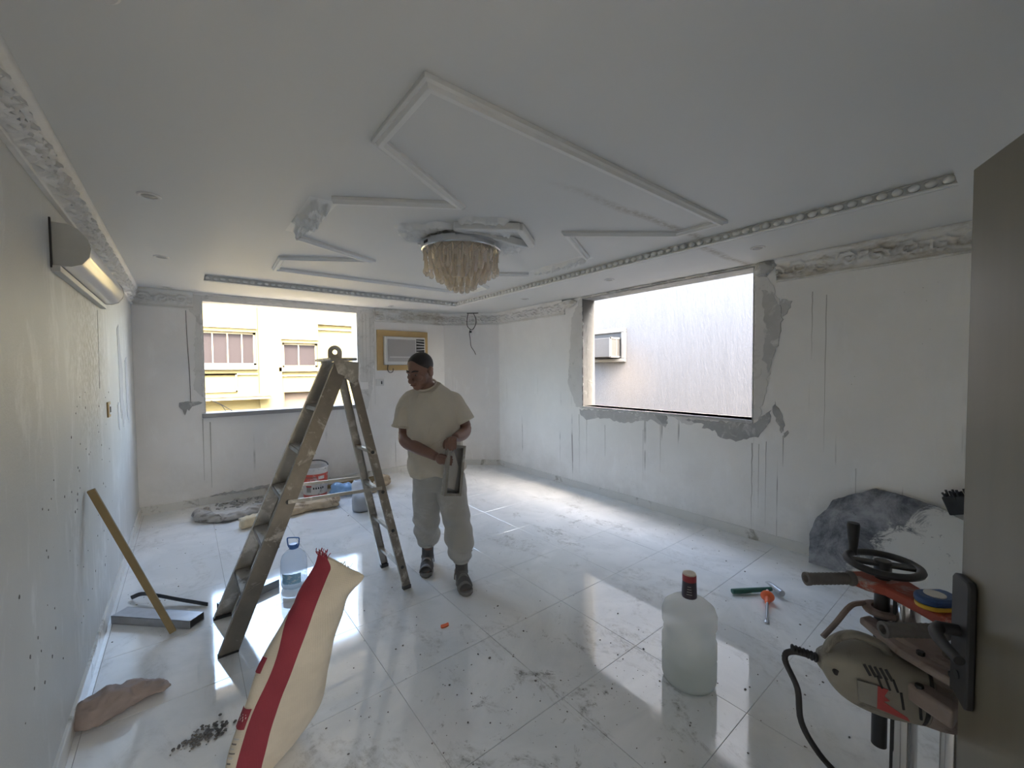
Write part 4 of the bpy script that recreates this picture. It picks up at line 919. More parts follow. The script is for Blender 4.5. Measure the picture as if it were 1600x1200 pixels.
band('printed_square', 'motor_grey', bk, BK, .1435, .146, .085, .155, aB-.75, aB-.35); band('printed_square', 'motor_red', bk, BK, .1465, .1472, .15, .17, aB-.78, aB-.3)
for k in range(5): band('printed_dot', 'black', bk, BK, .1447, .1462, .12, .145, aB-.18+.19*k, aB-.07+.19*k, 2)
band('printed_label', 'label', bk, BK, .151, .1528, .245, .285, aB+.25, aB+.75)
band('red_stripe_gap', 'mortar', bk, BK, .1515, .152, .268, .276, aB-.9, aB+.2)
MB().tube([Vector(BK)+Vector((.155*math.cos(aB+PI+x), .155*math.sin(aB+PI+x), .388+.045*math.cos(x*1.0))) for x in np.linspace(-1.5, 1.5, 9)], .008).build('bail_handle', 'darkmetal', bk)
b = MB(); b.ell((1.56, 5.49, .075), (.17, .10, .078), 14, 9); b.ell((1.50, 5.50, .11), (.09, .08, .07), 12, 8); b.ell((1.66, 5.50, .05), (.12, .07, .05), 12, 8)
o = b.build('plastic_bag', 'bluebag'); bake(o, .014, 2, .5, lambda c, n: c+n*(.026*noise.noise(c*11)+.012*noise.noise(c*27))+Vector((0, 0, .003)))
tag(o, 'crumpled bright blue plastic bag between the bucket and the white container', 'plastic bag')
def sheet(name, path, ra, rb, mat, label, cat, seed, extra=()):
    b = MB(); b.loft(path, ra, rb, 14, (0, 0, 1), 6)
    for c, r_ in extra: b.ell(c, r_, 12, 8)
    o = b.build(name, mat); bake(o, .014, 2, .5, lambda c, n: c+n*(.030*noise.noise(Vector((c.x*7, c.y*16, c.z*16+seed)))+.020*noise.noise(Vector((c.x*16, c.y*30, c.z*30+seed)))))
    z = min(v.co.z for v in o.data.vertices)
    for v in o.data.vertices: v.co.z = max(.003, v.co.z)
    return tag(o, label, cat)
sheet('dust_sheet', [(.16, 5.78, .03), (.07, 5.68, .045), (.13, 5.47, .045), (.30, 5.34, .035), (.47, 5.38, .035), (.68, 5.50, .05), (.95, 5.52, .045), (1.10, 5.42, .03)], [.03, .05, .05, .035, .035, .05, .045, .03], [.03, .04, .06, .06, .06, .06, .06, .05], 'cloth_grey', 'dusty grey sheet bunched on the floor at the heap\u2019s left end', 'dust sheet', 1)
sheet('dust_sheet', [(.74, 5.10, .04), (.88, 5.13, .05), (1.08, 5.16, .05), (1.30, 5.12, .055), (1.40, 5.10, .05)], [.035, .055, .05, .055, .045], [.08, .10, .10, .10, .08], 'cloth_tan', 'wrinkled tan dust sheet running in front of the red bucket', 'dust sheet', 4)
sheet('dust_sheet', [(1.86, 5.36, .04), (1.98, 5.43, .06), (2.10, 5.52, .08), (2.20, 5.62, .07)], [.035, .06, .08, .06], [.06, .08, .09, .06], 'cloth_tan', 'bunched tan cloth at the right end of the heap near the man', 'dust sheet', 7)
o = MB().loft([(.40, 4.985, .055), (.50, 5.00, .056), (.58, 5.015, .055), (.66, 5.035, .05)], [.052, .055, .053, .045], [.062, .06, .06, .05], 14, (0, 0, 1), 4, True, 4.5).build('foam_block', 'foam'); bake(o, .012, 1, .5, lambda c, n: c+n*(.010*noise.noise(c*26)))
tag(o, 'yellowed foam block in front of the grey sheet by the ladder', 'foam block')
tag(MB().box((1.83, 5.93, .035), (.95, .055, .04), Matrix.Rotation(.09, 3, 'Z')).build('timber_batten', 'wood', smooth=0, bev=.003), 'long thin timber batten along the skirting behind the blue bag', 'batten')
tag(MB().box((2.08, 5.80, .04), (.20, .08, .07), Matrix.Rotation(.3, 3, 'Z')).build('timber_offcut', 'wood', smooth=0, bev=.004), 'short timber offcut behind the rear ladder legs', 'offcut')
b = MB(); b.ell((0, 0, 0), (.055, .05, .045), 12, 8); 
for i, (x, y, lb) in enumerate(((1.66, 5.72, 'small brown lump behind the blue bag, nearer the bucket'), (1.86, 5.70, 'small brown lump behind the blue bag, nearer the batten'))):
    o = rough_lump('stone_lump', 'mortar', None, (x, y, .05), (.06, .055, .048), 30+i); tag(o, lb, 'stone', 'lumps in the heap')
pts = [(r.uniform(.25, 1.08), r.uniform(5.80, 6.12), .006, abs(r.normal())*.012+.004) for _ in range(160)]
crumble('rubble', pts, 'cement_dk', 'grey rubble swept against the skirting under the smaller window', 'rubble', 8)
# ------------------------------------------------------------------ hammer and chisel
ham = thing('hammer', (3.1, 1.18, 0), 'hammer with a dark green handle lying on the floor', 'hammer')
MB().loft([(2.985, 1.272, .022), (3.06, 1.22, .022), (3.22, 1.105, .028)], [.017, .018, .014], None, 12, (0, 0, 1), 3).build('handle', 'green', ham)
hd = Vector((3.245, 1.09, .032)); hx = Vector((.62, .78, 0)).normalized()
b = MB(); b.cyl(hd-hx*.075, hd-hx*.045, .022, .022, 14); b.loft([hd-hx*.05, hd-hx*.02, hd+hx*.02, hd+hx*.06, hd+hx*.085], [.014, .018, .018, .012, .006], [.014, .018, .018, .018, .020], 12, (0, 0, 1), 3)
b.build('head', 'steel', ham)
chz = thing('chisel', (2.98, 1.05, 0), 'cold chisel with an orange hand guard beside the hammer', 'chisel')
c0, c1, c2 = Vector((2.80, .985, .008)), Vector((3.02, 1.060, .030)), Vector((3.16, 1.108, .058)); dc = (c2-c0).normalized()
MB().loft([c0, c0+dc*.03, c0+dc*.05, c1], [.015, .012, .008, .009], [.002, .007, .008, .009], 10, (-dc.y, dc.x, 0), 2).build('blade', 'steel', chz)
Rc = dc.to_track_quat('Z', 'Y').to_matrix()
MB().lathe([(.009, .0), (.014, .004), (.016, .03), (.017, .055), (.034, .066), (.042, .078), (.040, .084), (.018, .088), (.014, .105), (.010, .11)], c1-dc*.02, 24, Rc).build('hand_guard', 'orange', chz)
MB().cyl(c1+dc*.08, c1+dc*.125, .009, .010, 12).build('striking_end', 'steel', chz)
# ------------------------------------------------------------------ board leaning on the streaked wall
OUT = [(1.082, .012), (1.094, .23), (1.06, .36), (.985, .47), (.96, .53), (.80, .62), (.705, .672), (.55, .655), (.36, .615), (.22, .55), (.02, .42), (-.16, .34), (-.18, .012)]
def lean(y, z, o=0.0): t = z/.672; return Vector((3.93+(XR-.032-3.93)*t+o, y, z))
b = MB(); pts = jitter_outline(OUT, .02, .003, 9); n = len(pts); vs = [lean(*p) for p in pts]+[lean(*p, .022) for p in pts]
b.add(vs, [tuple(range(n)), tuple(range(2*n-1, n-1, -1))]+[(i, n+i, n+(i+1) % n, (i+1) % n) for i in range(n)])
tag(b.build('splashed_board', 'board', smooth=0), 'white board with dark blue-grey splashes leaning against the streaked wall', 'board')
br = thing('brush', (3.95, .2, .5), 'dark ragged brush resting above the splashed board, half behind the door', 'brush')
b = MB(); c0 = Vector((4.02, .17, .71)); b.box(c0, (.05, .34, .12), Matrix.Rotation(-.35, 3, 'X')); b.build('head', 'darkmetal', br, bev=.006)
b = MB()
for k in range(60):
    p = c0+Vector((random.uniform(-.02, .02), random.uniform(-.14, .14), 0)); p.z -= (p.y-.17)*.37; b.tube([p, p+Vector((random.uniform(-.02, .01), random.uniform(.02, .05), random.uniform(.06, .10)))], .007, 5, 1)
b.build('bristles', 'black', br)
tag(br)
# ------------------------------------------------------------------ core drill on its stand, beside the door
rig = thing('core_drill', (1.64, .22, 0), 'dusty core drill on a column stand with a black handwheel by the door', 'drill')
E1 = Vector((-.5, -.866, 0)); E2 = Vector((-.866, .5, 0)); RB = Vector((1.64, .22, 0))
def rp(a, c, z): p = RB+E1*a+E2*c; return Vector((p.x, p.y, z))
b = MB(); b.prism([(-.22, -.16), (.24, -.16), (.24, .16), (-.22, .16)], rp(0, 0, .004), E1, E2, (0, 0, .02)); b.build('base_plate', 'rig_dust', rig, bev=.004)
MB().box(rp(.01, -.025, .085), (.12, .30, .12), Matrix.Rotation(math.atan2(E1.y, E1.x)-PI/2, 3, 'Z')).build('base_block', 'rig_dust', rig, bev=.012)
MB().cyl(rp(-.012, -.04, .02), rp(-.012, -.04, .925), .028, n=24).build('column', 'chrome', rig)
MB().bar(rp(-.012, -.04, .10)+(E1*0+E2*.02-E1*.022), rp(-.012, -.04, .90)+(E2*.02-E1*.022), .006, .006).build('rack_strip', 'darkmetal', rig)
MB().cyl(rp(.125, -.015, .02), rp(.125, -.015, .92), .026, n=24).build('column', 'chrome', rig)
MB().cyl(rp(-.072, -.022, .40), rp(-.072, -.022, .955), .0195, n=20).build('feed_screw', 'darkmetal', rig)
# red yoke with a kinked outline
b = MB(); b.prism([(-.13, .035), (-.12, -.05), (-.05, -.085), (.04, -.06), (.10, -.055), (.18, -.03), (.20, .0), (.17, .035), (.06, .022), (-.03, .02), (-.06, .045), (-.10, .055)], rp(0, 0, .905), E1, E2, (0, 0, .032)); b.build('yoke', 'red', rig, bev=.006)
hw_c = rp(-.072, -.022, .982)
MB().torus(hw_c, .087, .0125, 40, 10, None, .85).build('handwheel', 'black', rig)
b = MB(); kd = Vector((-.42, .90, 0)).normalized(); b.bar(hw_c-kd*.086, hw_c+kd*.086, .034, .010); b.cyl(hw_c-Vector((0, 0, .03)), hw_c+Vector((0, 0, .012)), .022); b.build('wheel_spoke', 'darkmetal', rig, bev=.003)
kc = hw_c+Vector((.03, .08, .0)); MB().loft([kc+Vector((0, 0, -.004)), kc+Vector((0, 0, .02)), kc+Vector((0, 0, .085)), kc+Vector((0, 0, .10))], [.012, .0125, .018, .016], None, 16, (1, 0, 0), 3).build('crank_knob', 'black', rig)
def grip(p, dirv, L, name='side_grip'):
    dv = Vector(dirv).normalized(); R = dv.to_track_quat('Z', 'Y').to_matrix(); prof = [(.010, 0), (.022, .004), (.023, .012), (.0165, .02)]
    for k in range(9): z = .024+k*(L-.04)/9; prof += [(.0175, z), (.0187, z+.004), (.0175, z+(L-.04)/9-.002)]
    prof += [(.020, L-.012), (.0205, L-.002), (.012, L-.001), (.010, L-.02), (.0005, L-.02)]
    return MB().lathe(prof, p, 18, R).build(name, 'grip', rig, smooth=50)
grip(rp(-.105, .045, .925), Vector((-.78, .62, 0)), .155); MB().cyl(rp(-.09, .02, .925), rp(-.105, .045, .925)+Vector((-.02, .016, 0)), .009).build('grip_stud', 'darkmetal', rig)
grip(rp(.125, .02, .897), Vector((-.74, .67, 0)), .16); MB().cyl(rp(.11, -.01, .897), rp(.125, .02, .897), .010).build('grip_stud', 'darkmetal', rig)
# carriage
b = MB(); b.torus(rp(-.072, -.022, .835), .036, .014, 24, 8, None, .8); b.build('screw_collar', 'rig_dust', rig)
b = MB(); b.prism([(-.05, .03), (-.045, -.06), (.06, -.075), (.19, -.055), (.20, .02), (.12, .045), (.03, .05)], rp(0, 0, .745), E1, E2, (0, 0, .075)); b.build('carriage', 'rig_dust', rig, bev=.012)
b = MB(); b.prism([(-.085, .045), (-.09, .0), (.02, .01), (.21, .03), (.215, .075), (.06, .085)], rp(0, 0, .79), E1, E2, (0, 0, .022)); b.build('clamp_plate', 'rig_dust', rig, bev=.006)
b = MB(); b.prism([(-.03, .05), (.18, .055), (.20, .10), (.06, .105), (-.02, .085)], rp(0, 0, .70), E1, E2, (0, 0, .05)); b.build('clamp_plate', 'rig_dust', rig, bev=.008)
for a_, c_ in ((.0, .03), (.09, .05), (.17, .06)): MB().cyl(rp(a_, c_, .80), rp(a_, c_, .822), .009, n=6).build('bolt', 'darkmetal', rig)
for a_, c_ in ((.03, .09), (.12, .092)): MB().cyl(rp(a_, c_, .74), rp(a_, c_, .757), .009, n=6).build('bolt', 'darkmetal', rig)
MB().tube([rp(-.10, .01, .845), rp(-.10, .06, .84), rp(-.085, .13, .80), rp(-.08, .18, .765)], .008).build('lock_lever', 'rig_dust', rig)
# motor body
m0, m1 = Vector((1.455, .365, .735)), Vector((1.655, .075, .70)); dm_ = (m1-m0); Lm = dm_.length; dm_.normalize()
mp = lambda t, z=0.0: m0+(m1-m0)*t+Vector((0, 0, z))
MB().loft([mp(-.02), mp(.03), mp(.10, -.004), mp(.22, -.012), mp(.38, -.016), mp(.55, -.016), mp(.75, -.012), mp(1.0, -.01)], [.020, .034, .056, .074, .082, .080, .078, .074], [.022, .034, .05, .062, .068, .066, .064, .06], 28, (0, 0, 1), 4, True, 4.2).build('motor_body', 'motor', rig, smooth=50)
MB().loft([mp(.62, -.012), mp(.64, -.012)], [.086, .086], [.072, .072], 24, (0, 0, 1), 1, True, 3.0).build('housing_joint', 'black', rig, smooth=0)
MB().loft([mp(.66, -.012), mp(.80, -.012), mp(1.06, -.01)], [.083, .086, .084], [.070, .072, .068], 24, (0, 0, 1), 3, True, 3.4).build('gear_housing', 'rig_dust', rig, smooth=45)
b = MB(); b.loft([mp(.02, .02), mp(.08, .065), mp(.22, .095), mp(.40, .085), mp(.46, .06)], [.009, .010, .011, .011, .010], [.014, .016, .017, .017, .016], 12, (0, 0, 1), 4); b.build('handle', 'motor', rig)
b = MB(); sdv = Vector((-dm_.y, dm_.x, 0)); sdv = sdv if sdv.dot(-f3) > 0 else -sdv
for k in range(5): t = .22+k*.035; b.bar(mp(t, .050)+sdv*.062, mp(t+.035, .026)+sdv*.068, .004, .006)
for k in range(3): t = .30+k*.05; b.bar(mp(t, .03)+sdv*.0685, mp(t+.03, .0)+sdv*.0695, .004, .005)
for t, za, zb in ((.45, .0, -.045), (.56, .02, -.06)): b.bar(mp(t, za)+sdv*.0685, mp(t+.02, zb)+sdv*.0675, .004, .005)
b.build('vent_slots', 'black', rig)
def sidepatch(name, mat, quad, o=.0685):
    vs = [mp(t, z)+sdv*(o-.4*max(0, abs(z+.012)-.045)) for t, z in quad]; b = MB(); nn = len(vs); vs2 = [v+sdv*.002 for v in vs]
    b.add(vs+vs2, [tuple(range(nn)), tuple(range(2*nn-1, nn-1, -1))]+[(i, (i+1) % nn, nn+(i+1) % nn, nn+i) for i in range(nn)]); return b.build(name, mat, rig, smooth=0)
sidepatch('grey_sticker', 'motor_grey', [(.17, .005), (.30, .004), (.30, -.058), (.18, -.052)]); sidepatch('red_sticker', 'motor_red', [(.30, .004), (.37, .0), (.345, -.02), (.38, -.03), (.34, -.036), (.50, -.066), (.52, -.078), (.30, -.060)])
MB().cyl(mp(.06, -.004)+sdv*.036, mp(.06, -.004)+sdv*.045, .008, n=12).build('brush_cap', 'black', rig)
R2 = (m0-m1).normalized()
b = MB()
for k in range(7): b.torus(mp(-.03-.0*k)+R2*(.004+.010*k)+Vector((0, 0, .002*k)), .0105-.0006*k, .0035, 14, 6, R2.to_track_quat('Z', 'Y').to_matrix())
b.build('strain_relief', 'rubber', rig)
e0 = mp(-.04)+R2*.06
MB().tube([mp(-.03), e0, e0+R2*.02+Vector((0, 0, -.03)), (1.435, .418, .62), (1.428, .405, .53), (1.447, .365, .45), (1.50, .31, .36), (1.56, .28, .24), (1.60, .36, .10), (1.66, .46, .015), (1.80, .44, .010)], .0085, 10, 6).build('power_cord', 'rubber', rig)
# tape measure lying on the yoke
tm = thing('tape_measure', (1.62, .165, .94), 'blue and yellow tape measure lying on the red drill yoke', 'tape measure', rz=0)
tc = rp(.085, -.01, .938); ux = Vector((.80, -.60, 0)); uy = Vector((.60, .80, 0))
op = [(-.042*math.cos(a), .032*math.sin(a)) for a in np.linspace(-PI/2, PI/2, 9)]; op = [(-.018+.9*x, y) for x, y in op]+[(.034, .030), (.044, .018), (.046, -.022), (.036, -.032)]
MB().prism(op, tc, ux, uy, (0, 0, .012)).build('lower_shell', 'yellow', tm, bev=.003)
MB().prism([(x*1.04, y*1.04) for x, y in op], tc+Vector((0, 0, .012)), ux, uy, (0, 0, .022)).build('upper_shell', 'blue', tm, bev=.006)
MB().cyl(tc-ux*.010+Vector((0, 0, .034)), tc-ux*.010+Vector((0, 0, .0365)), .023, n=24).build('face_label', 'label', tm)
MB().box(tc+ux*.050+Vector((0, 0, .020)), (.012, .016, .016), Matrix.Rotation(math.atan2(ux.y, ux.x), 3, 'Z')).build('end_hook', 'black', tm)
# ------------------------------------------------------------------ the man
PX, PY = 1.55, 2.82
man = thing('person', (PX, PY, 0), 'person in a dusty cream T-shirt and grey sweatpants holding an open metal box', 'person', rz=math.atan2(-.623, .782))
HR = Matrix.Rotation(math.radians(-30), 3, 'Z') @ Matrix.Rotation(math.radians(20), 3, 'X') @ Matrix.Rotation(math.radians(4), 3, 'Y'); HC = Vector((-.150, -.055, 1.598)); HS = 1.15
hp3 = lambda x, y, z: HC+HR @ (Vector((x, y, z))*HS)
def hell(b, c, r, n=14, m_=9): b.ell(hp3(*c), [x*HS for x in r], n, m_, HR)
def finger(b, pts, r0=.0092, r1=.0075): b.loft(pts, [r0]+[r0*.97]*(len(pts)-2)+[r1], None, 8, (0.3, .2, .9), 3); b.ell(pts[-1], (r1, r1, r1), 8, 6)
b = MB()
hell(b, (0, .012, .038), (.074, .094, .082), 18, 12); hell(b, (0, -.026, -.030), (.060, .062, .078)); hell(b, (0, -.060, -.088), (.030, .026, .024)); hell(b, (0, .0, -.06), (.056, .06, .05))
hell(b, (0, -.076, .018), (.052, .018, .014)); b.loft([hp3(0, -.083, .012), hp3(0, -.100, -.012), hp3(0, -.112, -.032), hp3(0, -.100, -.042)], [.0105, .012, .0165, .013], None, 10, (1, 0, 0), 3)
for s_ in (-1, 1):
    hell(b, (s_*.012, -.096, -.040), (.010, .012, .009), 8, 6); hell(b, (s_*.036, -.062, -.022), (.024, .022, .02)); hell(b, (s_*.076, .012, -.008), (.011, .024, .034)); hell(b, (s_*.082, .018, .012), (.008, .018, .018))
hell(b, (0, -.086, -.062), (.026, .012, .0065)); hell(b, (0, -.084, -.073), (.022, .012, .007))
b.loft([hp3(0, .02, -.05), (-.128, -.005, 1.50), (-.11, .01, 1.44), (-.09, .01, 1.37)], [.066, .064, .075, .10], [.066, .064, .064, .07], 16, (1, 0, 0), 4)
b.loft([(-.10, .01, 1.445), (-.085, .0, 1.35), (-.068, -.005, 1.22), (-.055, -.01, 1.05), (-.04, 0, .9), (-.03, 0, .78)], [.07, .145, .165, .165, .17, .16], [.06, .095, .115, .12, .115, .11], 20, (1, 0, 0), 4)
# arms
b.loft([(-.225, .01, 1.37), (-.272, .0, 1.27), (-.292, .0, 1.12), (-.268, -.06, 1.065), (-.17, -.15, 1.035), (-.06, -.225, 1.005), (.0, -.262, .985)], [.042, .050, .048, .049, .047, .037, .031], None, 14, (.3, .5, .8), 4)
b.loft([(.055, .01, 1.37), (.126, .005, 1.28), (.178, .01, 1.165), (.176, -.04, 1.125), (.155, -.14, 1.115), (.130, -.232, 1.118)], [.042, .048, .046, .046, .043, .030], None, 14, (.3, .5, .8), 4)
# near hand closed over the top edge of the box: palm, four fingers, thumb
b.ell((.118, -.268, 1.112), (.043, .036, .020), 14, 9, Matrix.Rotation(-.35, 3, 'X'))
for i, (x, L) in enumerate(((.083, .92), (.105, 1.0), (.127, .97), (.147, .80))):
    finger(b, [(x, -.275, 1.116), (x, -.308, 1.114), (x+.001, -.334, 1.096-.004*i), (x+.001, -.337, 1.096-.030*L), (x, -.331, 1.096-.052*L)])
finger(b, [(.084, -.250, 1.108), (.064, -.262, 1.098), (.058, -.282, 1.075), (.062, -.296, 1.055)], .0105, .0085)
# other hand reaching into the box from its left
b.ell((.030, -.285, .975), (.040, .022, .040), 14, 9, Matrix.Rotation(-.6, 3, 'Z'))
for i, (z, L) in enumerate(((1.004, .95), (.985, 1.0), (.966, .97), (.948, .82))):
    finger(b, [(.045, -.292, z), (.075*1.0, -.308, z-.002), (.075+.026*L, -.310, z-.006), (.075+.044*L, -.300, z-.012)])
finger(b, [(.022, -.298, 1.000), (.040, -.318, 1.012), (.062, -.330, 1.008), (.080, -.332, 1.000)], .0105, .0085)
# legs inside the trousers and the feet
FTR, FTL = (-.160, .135), (.155, -.135)
b.loft([(-.10, .0, .84), (-.135, .05, .48), (-.155, .135, .16), (-.158, .145, .07)], [.085, .06, .042, .040], None, 12, (1, 0, 0), 4)
b.loft([(.05, .0, .84), (.11, -.06, .48), (.145, -.105, .16), (.15, -.11, .07)], [.085, .06, .042, .040], None, 12, (1, 0, 0), 4)
def foot(b, c, yaw, grow=0.0):
    R = Matrix.Rotation(yaw, 3, 'Z'); P = lambda x, y, z: tuple(Vector((c[0], c[1], 0))+R @ Vector((x, y, z)))
    b.loft([P(0, .085, .055), P(0, .05, .062), P(0, -.02, .062), P(.002, -.085, .050), P(.006, -.135, .040), P(.006, -.165, .036)], [.030+grow, .036+grow, .040+grow, .046+grow, .045+grow, .024+grow], [.030+grow, .038+grow, .034+grow, .024+grow, .018+grow, .010+grow], 14, (1, 0, 0), 4)
foot(b, FTR, .12); foot(b, FTL, .30)
body = b.build('body', 'skin', man, world=False); bake(body, .0052, 2, .5)
def wrinkle(am, sc, st=(1, 1, 1)):
    def fn(c, n): v = Vector((c.x*sc*st[0], c.y*sc*st[1], c.z*sc*st[2])); return c+n*(am*noise.noise(v)+am*.5*noise.noise(v*2.3))
    return fn
# hair, brows, eyes, lips, stubble line
b = MB(); N_, M_2 = 26, 12; vs = []; k0 = []
for i in range(M_2+1):
    for j in range(N_):
        a = 2*PI*j/N_; fr = .5-.5*math.sin(a); lowz = -.035+.050*(1-abs(math.sin(a)))+(.128*max(0, -math.sin(a))**1.2); el0 = math.asin(max(-.9, min(.98, (lowz-.038)/.086))) ; t = el0+(PI/2-el0)*i/M_2
        vs.append(hp3(.0755*math.cos(t)*math.cos(a), .012+.0957*math.cos(t)*math.sin(a), .038+.0835*math.sin(t)))
b.add(vs, [(i*N_+j, i*N_+(j+1) % N_, (i+1)*N_+(j+1) % N_, (i+1)*N_+j) for i in range(M_2) for j in range(N_)]+[tuple(M_2*N_+j for j in range(N_))]); hair = b.build('hair', 'hair', man, world=False, smooth=80)
for s_ in (-1, 1):
    b = MB(); b.loft([hp3(s_*.012, -.0915, .026), hp3(s_*.030, -.088, .032), hp3(s_*.050, -.071, .026)], [.004, .005, .003], None, 6, (0, 0, 1), 3); b.build('eyebrow', 'hair', man, world=False)
    b = MB(); hell(b, (s_*.030, -.0775, .004), (.0115, .0065, .0042), 10, 6); e_ = b.build('eye', 'eyewhite', man, world=False)
    b = MB(); hell(b, (s_*.030, -.0825, .003), (.0045, .003, .004), 8, 5); b.build('iris', 'hair', e_, world=False)
b = MB(); hell(b, (0, -.0935, -.0665), (.024, .006, .0055), 12, 6); b.build('lips', 'lip', man, world=False)
# shirt
b = MB()
b.loft([(-.040, .0, .815), (-.045, -.005, .90), (-.055, -.012, 1.02), (-.062, -.010, 1.16), (-.072, -.004, 1.29), (-.088, .004, 1.385), (-.104, .010, 1.445), (-.120, .012, 1.485)], [.222, .218, .212, .208, .206, .186, .132, .086], [.158, .160, .158, .150, .140, .118, .092, .080], 28, (1, 0, 0), 4, True, 2.3)
b.loft([(-.175, .008, 1.405), (-.240, .006, 1.365), (-.272, .0, 1.28), (-.291, .0, 1.205), (-.295, .0, 1.175)], [.062, .074, .082, .089, .092], [.066, .078, .085, .091, .094], 20, (.3, 1, .2), 4)
b.loft([(.0, .008, 1.405), (.068, .006, 1.365), (.118, .004, 1.295), (.156, .004, 1.232), (.168, .004, 1.205)], [.062, .073, .076, .078, .080], [.066, .077, .080, .083, .084], 20, (.3, 1, .2), 4)
shirt = b.build('t_shirt', 'shirt', man, world=False)
def shirtfn(c, n):
    f = wrinkle(.014, 9, (1.2, 1.2, .7))(c, n); a = .006*math.sin(24*(c.z*1.0+c.x*.9)+5*noise.noise(c*6)); lo = max(0, min(1, (1.20-c.z)/.3)); f = f+n*a*(.30+.70*lo)
    if math.hypot(c.x+.124, c.y) < .115 and c.z > 1.40: f.z = min(f.z, 1.482+.57*c.y+.12*(c.x+.124))
    return f
bake(shirt, .0085, 3, .5, shirtfn)
b = MB(); nk = Vector((-.124, .000, 1.490)); b.torus(nk, .082, .0075, 30, 8, Matrix.Rotation(.52, 3, 'X') @ Matrix.Rotation(-.12, 3, 'Y'), 1.3); b.build('collar', 'shirt', man, world=False)
for c, e_, r_ in (((-.2905, .0, 1.186), (-.292, .0, 1.172), .0955), ((.163, .004, 1.215), (.1685, .004, 1.2035), .0825)):
    b = MB(); b.torus(e_, r_, .0045, 26, 6, (Vector(e_)-Vector(c)).to_track_quat('Z', 'Y').to_matrix(), 1.4); b.build('sleeve_hem', 'shirt', man, world=False)
# trousers
b = MB()
b.loft([(-.040, .0, .875), (-.038, .0, .80), (-.034, .005, .70)], [.190, .200, .185], [.132, .142, .135], 24, (1, 0, 0), 4, True, 2.3)
b.loft([(-.115, .01, .78), (-.130, .025, .62), (-.142, .05, .48), (-.150, .085, .36), (-.154, .115, .27), (-.157, .132, .215), (-.158, .138, .185)], [.120, .112, .106, .104, .100, .080, .056], [.132, .118, .110, .105, .098, .078, .056], 22, (1, 0, 0), 4)
b.loft([(.05, .0, .78), (.080, -.025, .62), (.105, -.055, .48), (.125, -.075, .36), (.138, -.09, .26), (.146, -.102, .195), (.148, -.106, .165)], [.122, .114, .108, .104, .100, .082, .056], [.132, .120, .112, .105, .098, .078, .056], 22, (1, 0, 0), 4)
pants = b.build('sweatpants', 'pants', man, world=False)
def pantfn(c, n):
    k = max(0, min(1, (.55-c.z)/.3)); return wrinkle(.010, 8, (1, 1, 1.2))(c, n)+n*(.005+.006*k)*math.sin(38*c.z+9*c.x+5*noise.noise(c*5))*(.4+.6*k)
bake(pants, .0085, 3, .5, pantfn)
for c in ((-.158, .139, .188), (.148, -.107, .168)): b = MB(); b.torus(c, .052, .010, 24, 8, None, 1.7); b.build('ankle_cuff', 'pants', man, world=False)
# socks and sandals
for c, yaw, an in ((FTR, .12, (-.158, .142)), (FTL, .30, (.149, -.109))):
    b = MB(); foot(b, c, yaw, .005); b.loft([(an[0], an[1], .20), (an[0], an[1], .13), (c[0]*.5+an[0]*.5, an[1]*.6+c[1]*.4, .07)], [.048, .048, .046], None, 12, (1, 0, 0), 3)
    s_ = b.build('sock', 'sock', man, world=False); bake(s_, .007, 2)
    R = Matrix.Rotation(yaw, 3, 'Z'); P = lambda x, y, z: Vector((c[0], c[1], 0))+R @ Vector((x, y, z))
    out = [(.036*1.15*math.sin(a), .105*math.cos(a)) for a in np.linspace(-1.2, 1.2, 7)]
    op = [(.0, .112), (.030, .098), (.040, .06), (.040, 0), (.050, -.06), (.056, -.11), (.050, -.16), (.028, -.19), (.0, -.198), (-.028, -.186), (-.047, -.15), (-.052, -.10), (-.044, -.03), (-.040, .05), (-.030, .098)]
    b = MB(); o3 = P(0, 0, .001); b.prism(op, o3, R @ Vector((1, 0, 0)), R @ Vector((0, 1, 0)), (0, 0, .027)); sd2 = b.build('sandal', 'sandal', man, world=False, bev=.006)
    for y, hz, w_ in ((-.135, .068, .040), (-.055, .092, .050), (.040, .105, .030)):
        b = MB(); path = [P(.050*math.cos(a), y+.010*math.sin(a), .020+(hz-.018)*max(0, math.sin(a))) for a in np.linspace(0, PI, 9)]
        b.loft(path, [w_/2]*9, [.0035]*9, 8, tuple(R @ Vector((0, 1, 0))), 2, True, 3.5); b.build('strap', 'sandal', sd2, world=False)
    b = MB(); path = [P(.048*math.sin(a), .02+.083*math.cos(a), .075) for a in np.linspace(-1.6, 1.6, 9)]; b.loft(path, [.013]*9, [.0035]*9, 8, (0, 0, 1), 2, True, 3); b.build('strap', 'sandal', sd2, world=False)
# the open metal box in his hands
MR = Matrix.Rotation(math.atan2(-.623, .782), 3, 'Z')
bx = thing('metal_box', tuple(Vector((PX, PY, 0))+MR @ Vector((.128, -.305, .90))), 'narrow open sheet-metal box held upright in both hands', 'metal box')
bx.rotation_euler = (MR @ Matrix.Rotation(math.radians(28), 3, 'Z') @ Matrix.Rotation(math.radians(9), 3, 'Y') @ Matrix.Rotation(math.radians(-6), 3, 'X')).to_euler()
w_, h_, d_ = .125, .345, .062
MB().box((0, d_/2-.001, 0), (w_, .002, h_)).build('back_panel', 'steel', bx, world=False, smooth=0)
for s_ in (-1, 1):
    MB().box((s_*(w_/2), 0, 0), (.003, d_, h_)).build('side_panel', 'box_metal', bx, world=False, smooth=0)
    MB().box((s_*(w_/2-.008), -d_/2, 0), (.018, .003, h_+.004)).build('front_lip', 'box_metal', bx, world=False, smooth=0)
    MB().box((0, 0, s_*(h_/2)), (w_, d_, .003)).build('end_panel', 'box_metal', bx, world=False, smooth=0)
    MB().box((0, -d_/2, s_*(h_/2-.008)), (w_, .003, .018)).build('front_lip', 'box_metal', bx, world=False, smooth=0)
